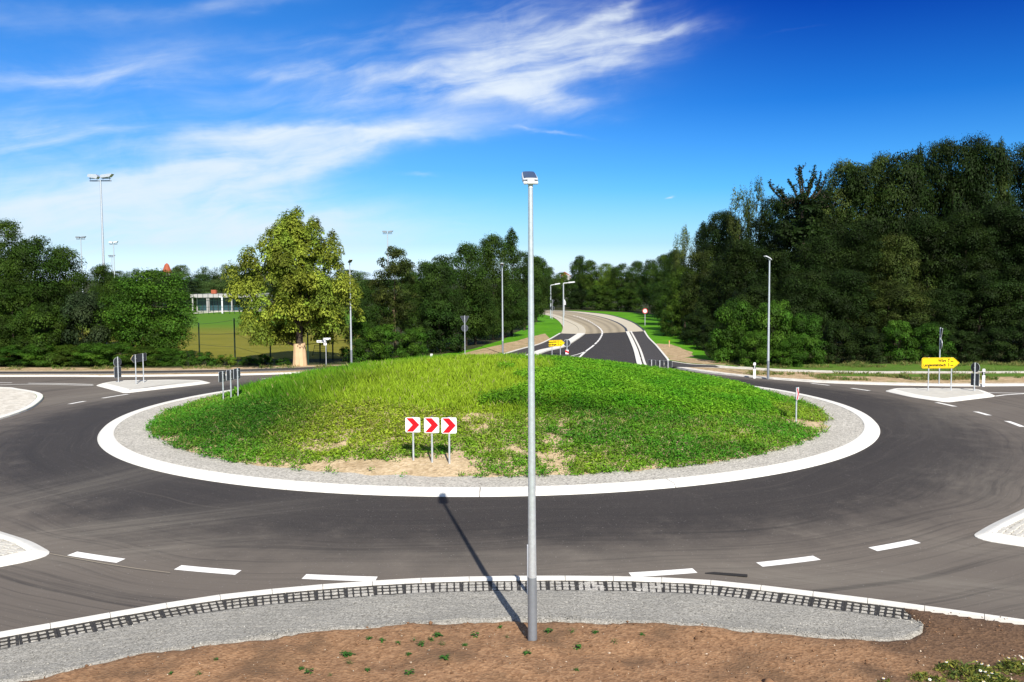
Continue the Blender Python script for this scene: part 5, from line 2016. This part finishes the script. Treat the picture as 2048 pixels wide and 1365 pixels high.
for i, (px, Y, top, w) in enumerate(((1470, 70.5, 590, 110), (1545, 69.5, 600, 110), (1612, 69.5, 618, 100), (1672, 70, 640, 90), (1735, 70.5, 650, 90), (1800, 70.5, 640, 90), (1862, 70, 640, 90), (1925, 70.5, 660, 90), (1990, 70.5, 650, 90), (2050, 70, 640, 90), (1440, 71.5, 650, 60), (1510, 68.3, 660, 80), (1580, 68, 670, 80))):
    Y -= 3.6 if px < 1500 else 4.6
    br = px < 1640
    o = plant('bush1' if i % 2 else 'bush2', 'bush' if (br or px in (1800, 1862)) else 'dark', px, Y, top, w, 'bush', BH if br else 'dark bushes along the front of the wood', cat='shrub')
    in_row(o, 'bh', 'bright green bush around the right street lamp before the wood, %s from the left' if br else 'darker bush low in front of the wood behind the yellow sign, %s from the left')


# ---- the tree whose bare antler-like limbs stand against the sky
def build_antler_tree():
    Y = 90.0
    a = at(1600, 735, Y)
    top = at(1600, 328, Y)[2] - ZG
    base = at(1600, 405, Y)[2] - ZG
    k = Y / FPX
    rg = np.random.default_rng(77)
    t = thing('antler_tree', (a[0], Y, ZG), 'dark tree with antler like bare limbs curving up against the sky', 'tree')
    mb = MB()
    mb.tube([(0, 0, -.2), (.1, 0, base * .5), (0, 0, base)], [.30, .24, .16], 8)
    LC, LN = [], []
    limbs = [((-10, 12), (-58, -14), (-64, -40)), ((-12, 8), (-40, -10), (-50, -22)), ((-5, 0), (-22, -34), (-28, -44)), ((0, 0), (-8, -42), (-4, -72)), ((0, 0), (4, -40), (-2, -70)),
             ((5, 0), (22, -36), (24, -72)), ((5, 5), (34, -28), (30, -58)), ((8, 5), (44, -22), (46, -56)), ((8, 10), (52, 2), (58, -22)), ((0, 10), (-30, 8), (-46, -2)), ((5, 12), (40, 10), (62, 8)), ((-4, 2), (10, -20), (14, -46))]
    for (p0, p1, p2) in limbs:
        dy = rg.uniform(-.8, .8)
        P = [Vector((p[0] * k, dy * i / 2, base - p[1] * k)) for i, p in enumerate((p0, p1, p2))]
        pts = []
        for s in np.linspace(0, 1, 9):
            pts.append((1 - s) ** 2 * P[0] + 2 * s * (1 - s) * P[1] + s * s * P[2])
        mb.tube(pts, list(np.linspace(.11, .035, 9)), 6)
        for s in np.linspace(.12, 1, 42):
            c = (1 - s) ** 2 * P[0] + 2 * s * (1 - s) * P[1] + s * s * P[2]
            for _ in range(4):
                d = rg.normal(size=3)
                d /= np.linalg.norm(d)
                LC.append(np.array(c) + d * rg.uniform(.04, .24))
                LN.append(d)
        for _ in range(6):
            s = rg.uniform(.25, .95)
            c = (1 - s) ** 2 * P[0] + 2 * s * (1 - s) * P[1] + s * s * P[2]
            e = c + Vector((rg.uniform(-.6, .6), rg.uniform(-.3, .3), rg.uniform(.25, .9)))
            mb.tube([c, (c + e) / 2 + Vector((rg.uniform(-.1, .1), 0, -.06)), e], [.04, .03, .018], 5)
            for _ in range(16):
                s2 = rg.uniform()
                LC.append(np.array(c.lerp(e, s2)) + rg.normal(size=3) * .07)
                LN.append(rg.normal(size=3))
    put('trunk', mb.mesh('trunk', M['bark']), t)
    V, F = leaf_quads(np.array(LC), np.array(LN), rg.uniform(.12, .26, len(LC)), .6)
    tone = np.repeat(rg.uniform(.7, 1.4, len(LC)), 4)
    put('foliage', mesh_np('foliage', V, F, LEAF['dark'], np.stack([tone] * 3, 1)), t)
    me, cl = crown_mesh('crown', LEAF['dark'], 150 * k, base + .7, base * .35, roundp, 70, 12000, .3, 78)
    put('crown', me, t)


build_antler_tree()
label_rows()


# ================================================================== GROUND COVER
def hits(lst):
    return [(G(px, py)[:2], rx, ry, w) for px, py, rx, ry, w in lst]


def field_of(lst, x, y):
    s = np.zeros_like(x)
    for (c, rx, ry, w) in lst:
        s += w * np.exp(-(((x - c[0]) / rx) ** 2 + ((y - c[1]) / ry) ** 2))
    return s


def vnoise(x, y, s, seed=0):
    r = np.random.default_rng(seed)
    o = np.zeros_like(x)
    for i in range(7):
        a = r.uniform(0, 6.28)
        f = s * r.uniform(.6, 2.4)
        o += np.sin((x * math.cos(a) + y * math.sin(a)) * f + r.uniform(0, 6.28) + 1.3 * np.sin((x * math.sin(a) - y * math.cos(a)) * f * .7 + i))
    return o / 4.2


BARE = hits([(775, 935, 1.5, .6, 1.2), (830, 940, 1.4, .6, 1.3), (900, 930, .9, .8, 1.2), (690, 930, 1.1, .5, .7), (665, 895, 1.5, 1.2, .45), (715, 870, 1.6, 1.4, .38), (640, 935, .8, .4, .5), (580, 905, 1.0, .8, .3),
             (1095, 925, .9, .6, .7), (1110, 895, .8, .9, .5), (1005, 905, 1.6, 1.3, .45), (965, 850, 1.0, .7, .7), (1085, 842, 1.1, .4, .4), (1125, 850, .5, .4, .35), (930, 832, 1.1, .4, .7), (1015, 828, 1.2, .4, .7), (1250, 848, .4, .4, .5),
             (1610, 850, .9, .8, 1.3), (1645, 850, .8, 1.0, .5), (345, 880, .5, .5, .9), (380, 905, .6, .4, .6), (355, 815, .8, 1.0, .5), (700, 820, .8, .6, .5), (745, 800, .5, .6, .4), (830, 800, .5, .6, .3), (1560, 815, 1.6, 1.4, .3), (545, 935, 1.0, .4, .4)])
YEL = hits([(860, 770, 5.5, 7.0, 1.0), (760, 800, 3.0, 5.0, .8), (960, 800, 3.0, 4.5, .7), (1000, 740, 4, 6, .7), (700, 880, 2.5, 2.0, .8), (1250, 925, 4, 1.0, .5), (1600, 830, 1.8, 3.0, .9), (1480, 880, 2.5, 1.5, .35)])
DARK = hits([(700, 770, 1.6, 2.0, .8), (560, 800, 2.0, 2.0, .6), (460, 870, 3.0, 2.0, .6), (1090, 815, 2.6, .8, 1.0), (1220, 835, 2.5, .7, .8), (1000, 808, 1.0, .6, .4), (1180, 870, 2.5, 1.2, .5), (1300, 915, 3.0, .7, .5), (1490, 905, 2.5, .7, .6), (640, 735, 2.5, 3, .7), (780, 722, 3, 3, .6), (1560, 830, .5, .5, 1.0), (500, 835, 2, 1.4, .5), (400, 850, 3.2, 3.0, .5), (560, 860, 2.6, 2.4, .45), (620, 790, 3.0, 3.0, .35)])  # deeper green growth; shade under the leafy edge is also put into this colour
def upper_radius(th):
    """edge of the tall growth on the mound, by direction from its centre"""
    a = np.degrees(th)
    return np.interp(a, [-180, -150, -128, -110, -96, -84, -70, -55, -40, -20, 0, 40, 180], [11.0, 10.0, 8.4, 8.6, 9.3, 8.6, 8.4, 9.2, 10.8, 12.3, 13.0, 13.2, 12.5])


def polar_points(n, rmax=14.25, front=True):
    r = np.sqrt(rng.uniform(0, 1, n)) * rmax
    th = rng.uniform(-math.pi, math.pi, n)
    x, y = CX + r * np.cos(th), CY + r * np.sin(th)
    k = y < CY + 6.5            # the far slope is hidden behind the crest
    return x[k], y[k], r[k], th[k]


def palette(n, a, b, t):
    t = np.clip(t, 0, 1)[:, None]
    return np.array(a) * (1 - t) + np.array(b) * t


def blades(x, y, z, hgt, wid, nb, spread, lean):
    n = len(x)
    X, Y_, Z = np.repeat(x, nb), np.repeat(y, nb), np.repeat(z, nb)
    m = n * nb
    a = rng.uniform(0, 6.283, m)
    rr = rng.uniform(0, spread, m)
    X = X + np.cos(a) * rr
    Y_ = Y_ + np.sin(a) * rr
    H = np.repeat(hgt, nb) * rng.uniform(.55, 1.15, m)
    W = wid * rng.uniform(.7, 1.3, m)
    b = rng.uniform(0, 6.283, m)
    la = rng.uniform(0, 6.283, m)
    L = H * lean * rng.uniform(.2, 1.4, m)
    dx, dy = np.cos(b) * W / 2, np.sin(b) * W / 2
    p0 = np.stack([X - dx, Y_ - dy, Z - .03], 1)
    p1 = np.stack([X + dx, Y_ + dy, Z - .03], 1)
    p2 = np.stack([X + np.cos(la) * L * .45 + dx * .8, Y_ + np.sin(la) * L * .45 + dy * .8, Z + H * .62], 1)
    p3 = np.stack([X + np.cos(la) * L, Y_ + np.sin(la) * L, Z + H], 1)
    V = np.stack([p0, p1, p2, p3], 1).reshape(-1, 3)
    F = np.arange(4 * m).reshape(m, 4)
    return V, F, m


def stuff(name, V, F, mat, col, label):
    o = put(name, mesh_np(name, V, F, mat, col))
    o['kind'] = 'stuff'
    o['label'] = label
    return o


def mound_cover():
    # tall bright grass and the leafy crop on the upper mound
    x, y, r, th = polar_points(46000)
    ub = upper_radius(th) + .7 * vnoise(x, y, 1.2, 3)
    right = (x - CX) / 2.0 + 1.1 * vnoise(x, y, .9, 4) + (y < CY - 4) * .5 - .25 + .7 * np.clip(field_of(DARK[3:6], x, y), 0, 1)
    z = zmound(x, y)
    bare = field_of(BARE, x, y) + .28 * vnoise(x, y, 2.3, 5)
    yel = field_of(YEL, x, y) + .22 * vnoise(x, y, 1.1, 6)
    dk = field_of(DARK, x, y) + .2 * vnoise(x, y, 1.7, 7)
    up = (r < ub) & (bare < .75)
    k = up & (right < 1.1)
    n = int(k.sum())
    h = .40 * rng.uniform(.7, 1.25, n) * np.clip(1.1 - .25 * yel[k] + .3 * dk[k], .6, 1.4) * np.clip((ub[k] - r[k]) / 2 + .45, .4, 1)
    V, F, m = blades(x[k], y[k], z[k], h, .022, 10, .15, .42)
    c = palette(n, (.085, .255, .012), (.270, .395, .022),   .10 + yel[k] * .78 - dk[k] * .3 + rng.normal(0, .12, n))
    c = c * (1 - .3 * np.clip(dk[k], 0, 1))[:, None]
    c = np.repeat(c, 10, 0) * rng.uniform(.75, 1.3, m)[:, None]
    dry = np.repeat(rng.uniform(size=m) < .035, 1)
    c[dry] = np.array([.38, .34, .14])
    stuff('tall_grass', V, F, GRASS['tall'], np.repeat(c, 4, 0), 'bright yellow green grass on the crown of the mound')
    # leafy crop to the right: upright plants with broad drooping leaves
    k = up & (right >= .9)
    n = int(k.sum())
    nb = 20
    X, Y_, Z = np.repeat(x[k], nb), np.repeat(y[k], nb), np.repeat(z[k], nb)
    m = n * nb
    hh = np.repeat(.42 * rng.uniform(.8, 1.2, n) * np.clip((ub[k] - r[k]) / 1.2 + .5, .4, 1), nb)
    f = rng.uniform(.15, 1, m)
    a = rng.uniform(0, 6.283, m)
    out = .12 * rng.uniform(.3, 1.2, m)
    C = np.stack([X + np.cos(a) * out + rng.normal(0, .06, m), Y_ + np.sin(a) * out + rng.normal(0, .06, m), Z + hh * f], 1)
    ax = np.stack([np.cos(a), np.sin(a), rng.uniform(-.3, 1.1, m)], 1)
    Nn = np.stack([np.cos(a) * .4, np.sin(a) * .4, np.ones(m)], 1) + rng.normal(size=(m, 3)) * .3
    V, F = leaf_quads(C, Nn, rng.uniform(.07, .16, m), .32, axis=ax, fold=.06)
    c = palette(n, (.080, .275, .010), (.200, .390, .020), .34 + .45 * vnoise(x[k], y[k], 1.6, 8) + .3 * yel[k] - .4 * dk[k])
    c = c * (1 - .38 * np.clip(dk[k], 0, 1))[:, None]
    c = np.repeat(c, nb, 0) * rng.uniform(.75, 1.25, m)[:, None]
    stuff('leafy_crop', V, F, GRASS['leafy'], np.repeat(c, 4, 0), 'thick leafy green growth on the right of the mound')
    # low clover and weeds on the skirts
    x, y, r, th = polar_points(60000, 14.45)
    ub = upper_radius(th) + .5 * vnoise(x, y, 1.2, 3)
    bare = field_of(BARE, x, y) + .55 * vnoise(x, y, 2.6, 15) * np.clip(1.5 - np.abs(x - CX) / 5.0, .25, 1.0) + .25 * vnoise(x, y, 7, 16)
    edge_ = np.clip((r - 13.5) / .9, 0, 1)
    k = (r > ub - .8) & (bare + edge_ * .7 < .66 + rng.normal(0, .26, len(x)))
    x, y, r, th = x[k], y[k], r[k], th[k]
    z = zmound(x, y) * 1.0 + .02
    yel = field_of(YEL, x, y) + .25 * vnoise(x, y, 1.1, 6)
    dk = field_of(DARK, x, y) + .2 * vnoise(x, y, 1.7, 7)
    n = len(x)
    nb = 12
    m = n * nb
    H = np.repeat(.13 * rng.uniform(.5, 1.5, n) * (1 + .6 * np.clip(dk, 0, 1)), nb)
    C = np.stack([np.repeat(x, nb) + rng.normal(0, .085, m), np.repeat(y, nb) + rng.normal(0, .085, m), np.repeat(z, nb) + H * rng.uniform(.1, 1, m)], 1)
    Nn = np.array([0, 0, 1.0]) + rng.normal(size=(m, 3)) * .55
    V, F = leaf_quads(C, Nn, rng.uniform(.04, .10, m), .66, fold=.05)
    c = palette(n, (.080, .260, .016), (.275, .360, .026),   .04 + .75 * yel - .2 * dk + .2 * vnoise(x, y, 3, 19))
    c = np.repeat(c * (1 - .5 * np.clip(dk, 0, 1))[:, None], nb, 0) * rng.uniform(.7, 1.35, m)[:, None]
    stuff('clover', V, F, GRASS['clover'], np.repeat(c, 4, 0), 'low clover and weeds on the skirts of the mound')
    j = rng.uniform(size=n) < .16
    nn = int(j.sum())
    V, F, m = blades(x[j], y[j], z[j], rng.uniform(.10, .30, nn), .022, 5, .10, .6)
    c = palette(nn, (.10, .20, .02), (.34, .29, .10), rng.uniform(0, 1, nn) * (.5 + .5 * yel[j]))
    stuff('thin_grass', V, F, GRASS['dry'], np.repeat(np.repeat(c, 5, 0), 4, 0), 'thin grass blades among the clover')


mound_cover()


def verge_tufts():
    P = []
    for poly, n, j in (((14.5, 60, 62.0, 66.5), 5200, 1), ((13.5, 40, 54.2, 57.0), 2600, 0), ((14.5, 60, 57.6, 59.8), 1500, 1), ((-40, -12, 63.8, 65.2), 700, 0)):
        x = rng.uniform(poly[0], poly[1], n)
        y = rng.uniform(poly[2], poly[3], n)
        keep = vnoise(x, y, 1.0, 44) > (-.1 if j else .12)
        P.append(np.stack([x[keep], y[keep]], 1))
    P = np.concatenate(P)
    # keep off the carriageway and the paths
    yb = np.interp(P[:, 0], [p[0] for p in BACK], [p[1] for p in BACK]) + .9
    fa = np.array([p[:2] for p in FPA]); fb = np.array([p[:2] for p in FPB])
    onpath = (P[:, 0] > 10) & (P[:, 1] > np.interp(P[:, 0], fa[:, 0], fa[:, 1]) - .1) & (P[:, 1] < np.interp(P[:, 0], fb[:, 0], fb[:, 1]) + .1)
    P = P[(P[:, 1] > yb) & ~onpath]
    n = len(P)
    V, F, m = blades(P[:, 0], P[:, 1], np.full(n, ZG + .01), rng.uniform(.08, .24, n), .03, 7, .16, .7)
    c = palette(n, (.06, .14, .02), (.26, .22, .08), rng.uniform(0, 1, n))
    stuff('verge_tufts', V, F, GRASS['dry'], np.repeat(np.repeat(c, 7, 0), 4, 0), 'sparse dry tufts on the sandy verges')


verge_tufts()


# ------------------------------------------------ stones, clods and seedlings on the front soil
def rocks(name, pts, sizes, mat, label, cols):
    t = (1 + 5 ** .5) / 2
    oc = np.array([(1, 0, 0), (-1, 0, 0), (0, 1, 0), (0, -1, 0), (0, 0, 1), (0, 0, -1)], float)
    fc = np.array([(0, 2, 4), (2, 1, 4), (1, 3, 4), (3, 0, 4), (2, 0, 5), (1, 2, 5), (3, 1, 5), (0, 3, 5)])
    n = len(pts)
    sc = sizes[:, None] * rng.uniform(.6, 1.3, (n, 3)) * np.array([1, 1, .7])
    V = oc[None] * sc[:, None, :] * rng.uniform(.75, 1.2, (n, 6, 1))
    a = rng.uniform(0, 6.283, n)
    ca, sa = np.cos(a)[:, None], np.sin(a)[:, None]
    V = np.stack([V[..., 0] * ca - V[..., 1] * sa, V[..., 0] * sa + V[..., 1] * ca, V[..., 2]], -1) + pts[:, None, :]
    F = (fc[None] + 6 * np.arange(n)[:, None, None]).reshape(-1, 3)
    return stuff(name, V.reshape(-1, 3), F, mat, np.repeat(cols, 6, 0), label)


def tinted(name, rough=.9):
    m, N, b = base_mat(name, rough, 0, .2)
    N.set(b.inputs['Base Color'], N.n('ShaderNodeAttribute', attribute_name='col').outputs['Color'])
    return m


ROCK = tinted('loose_stone')


def front_stones():
    n = 2600
    x = rng.uniform(-11, 11, n)
    y = rng.uniform(12.9, 16.6, n)
    so = np.interp(x, [p[0] for p in SHQ], [p[1] for p in SHQ])
    ed = np.interp(x, [p[0] for p in FRONT], [p[1] for p in FRONT])
    k = y < np.where(x < 7.3, so - .02, ed - .3)
    x, y = x[k], y[k]
    z = np.array([zsoil(a, b) for a, b in zip(x, y)])
    s = rng.lognormal(-4.75, .5, len(x))
    pale = rng.uniform(size=len(x)) < .42
    c = np.where(pale[:, None], np.array([.42, .34, .25]) * rng.uniform(.6, 1.4, (len(x), 1)), np.array([.17, .092, .048]) * rng.uniform(.7, 1.3, (len(x), 1)))
    s = np.where(pale, s, s * 1.7)
    rocks('soil_stones', np.stack([x, y, z + s * .3], 1), s, ROCK, 'pale pebbles and clods on the bare soil', c)
    # loose chippings, thickest on the rim of the gravel shoulder
    n = 7000
    t = np.r_[rng.uniform(0, 1, 2600), 1 - np.abs(rng.normal(0, .07, n - 2600))]
    t = np.clip(t, .02, 1.02)
    i = rng.uniform(0, len(SHP) - 1.001, n)
    i0_ = i.astype(int)
    f = (i - i0_)[:, None]
    A = SHP[i0_] * (1 - f) + SHP[i0_ + 1] * f
    B = SHQ[i0_] * (1 - f) + SHQ[i0_ + 1] * f
    P = A + (B - A) * t[:, None]
    dd = np.linalg.norm(P - A, axis=1)
    z = ZSH + np.array([sink(v) for v in P[:, 0]]) / (1 + np.exp((dd - .66) / .03)) + .035 * np.exp(-((1 - t) / .16) ** 2) - .12 * np.clip((t - .93) / .07, 0, 1) + .008
    s = rng.lognormal(-4.65, .35, n)
    c = np.array([.32, .305, .265]) * rng.uniform(.4, 1.7, (n, 1))
    rocks('shoulder_chippings', np.stack([P[:, 0], P[:, 1], z], 1), s, ROCK, 'loose grey chippings on the gravel shoulder', np.clip(c, 0, .75))


front_stones()


def seedling_meshes():
    out = []
    for s in range(4):
        rg = np.random.default_rng(100 + s)
        n = 26
        a = rg.uniform(0, 6.283, n)
        r = rg.uniform(.01, .085, n)
        C = np.stack([np.cos(a) * r, np.sin(a) * r, rg.uniform(.01, .085, n)], 1)
        ax = np.stack([np.cos(a), np.sin(a), rg.uniform(0, .8, n)], 1)
        V, F = leaf_quads(C, np.stack([np.cos(a) * .3, np.sin(a) * .3, np.ones(n)], 1), rg.uniform(.045, .085, n), .6 if s < 3 else .15, axis=ax)
        tone = np.repeat(rg.uniform(.7, 1.3, n), 4)
        out.append(mesh_np('leaves', V, F, GRASS['clover'], np.stack([.045 * tone, .13 * tone, .022 * tone], 1)))
    return out


SEED = seedling_meshes()
for i, (px, py) in enumerate(((738, 1286), (764, 1292), (796, 1295), (829, 1286), (875, 1279), (862, 1286), (842, 1296), (884, 1296), (930, 1299), (949, 1281), (1000, 1260), (1014, 1280), (1054, 1317), (1156, 1301), (700, 1315), (698, 1333), (817, 1315), (821, 1360), (1153, 1348), (1229, 1293), (890, 1329), (432, 1329), (342, 1357), (398, 1356), (603, 1340), (617, 1347), (690, 1314), (1145, 1271), (1190, 1272), (1284, 1278), (1097, 1271), (660, 1356), (735, 1348))):
    q = G(px, py, ZF)
    t = thing('weed_seedling', (q[0], q[1], zsoil(q[0], q[1])), 'tiny green weed seedling on the bare brown soil', 'weed', 'weed seedlings on the bare soil', random.uniform(0, 6.28))
    s = random.uniform(.5, 1.0)
    t.scale = (s, s, s)
    put('leaves', SEED[i % 4], t)


# ------------------------------------------------ mayweed clumps in the near right corner
def mayweed(px, py, R_, H_, nfl, seed, label):
    rg = np.random.default_rng(seed)
    q = G(px, py, ZF)
    t = thing('mayweed_clump', (q[0], q[1], ZF - .02), label, 'wildflower', 'flowering weeds in the near corner')
    n = int(2600 * R_)
    a = rg.uniform(0, 6.283, n)
    r = R_ * np.sqrt(rg.uniform(0, 1, n))
    hz = H_ * (1 - (r / R_) ** 2 * .7) * (1 - rg.uniform(0, 1, n) ** 2 * .8) * (.75 + .25 * np.sin(a * 3 + seed) + .1 * np.sin(a * 7))
    C = np.stack([np.cos(a) * r * 1.25, np.sin(a) * r * .8, np.maximum(hz, .01)], 1)
    ax = np.stack([np.cos(a) + rg.normal(0, .8, n), np.sin(a) + rg.normal(0, .8, n), rg.uniform(.1, 1.4, n)], 1)
    V, F = leaf_quads(C, rg.normal(size=(n, 3)) + np.array([0, -.2, .8]), rg.uniform(.04, .12, n), .26, axis=ax)
    tt = np.clip(rg.uniform(0, 1, n) ** 1.5, 0, 1)
    c = palette(n, (.045, .085, .018), (.26, .25, .045), tt) * rg.uniform(.7, 1.3, n)[:, None]
    put('foliage', mesh_np('foliage', V, F, GRASS['clover'], np.repeat(c, 4, 0)), t)
    for i in range(nfl):
        b = rg.uniform(0, 6.283)
        rr = R_ * rg.uniform(.1, .95)
        x, y = math.cos(b) * rr * 1.25, math.sin(b) * rr * .8
        z = H_ * (1 - (rr / R_) ** 2 * .7) * .95 + .04
        tilt = Vector((rg.uniform(-.5, .5), rg.uniform(-.9, .1), 1)).normalized()
        Rm = tilt.to_track_quat('Z', 'Y').to_matrix()
        mb = MB()
        k = 10
        for p in range(k):
            w = 2 * math.pi * p / k
            d = Vector((math.cos(w), math.sin(w), -.25)); e = Vector((-math.sin(w), math.cos(w), 0))
            V4 = [d * .007, d * .019 + e * .005, d * .024, d * .019 - e * .005]
            mb.add([Rm @ v + Vector((x, y, z)) for v in V4], [(0, 1, 2, 3)])
        f = mb.build('flower', M['sign_white'], t)
        mb = MB()
        ring = [Rm @ Vector((math.cos(2 * math.pi * p / 7) * .009, math.sin(2 * math.pi * p / 7) * .009, .0)) + Vector((x, y, z)) for p in range(7)]
        mb.add(ring + [Rm @ Vector((0, 0, .012)) + Vector((x, y, z))], [(p, (p + 1) % 7, 7) for p in range(7)])
        mb.build('flower_centre', M['sign_yellow'], f)
        MB().tube([(x * .7, y * .7, .02), (x, y, z)], .0035, 4, cap=False).build('flower_stalk', GRASSM, f)


GRASSM = plain('stalk_green', (.07, .11, .03), .8)
mayweed(1930, 1352, .42, .24, 6, 1, 'largest clump of yellow green weeds with white daisies in the near right corner')
mayweed(2040, 1345, .34, .22, 6, 2, 'daisy clump cut by the right edge of the picture')
mayweed(1850, 1366, .30, .16, 1, 3, 'small low clump of weeds left of the largest daisy clump')
mayweed(1990, 1372, .36, .20, 3, 4, 'daisy clump at the bottom edge right of the largest clump')
mayweed(1775, 1372, .16, .10, 1, 5, 'tiny leftmost tuft of flowering weeds at the bottom edge')
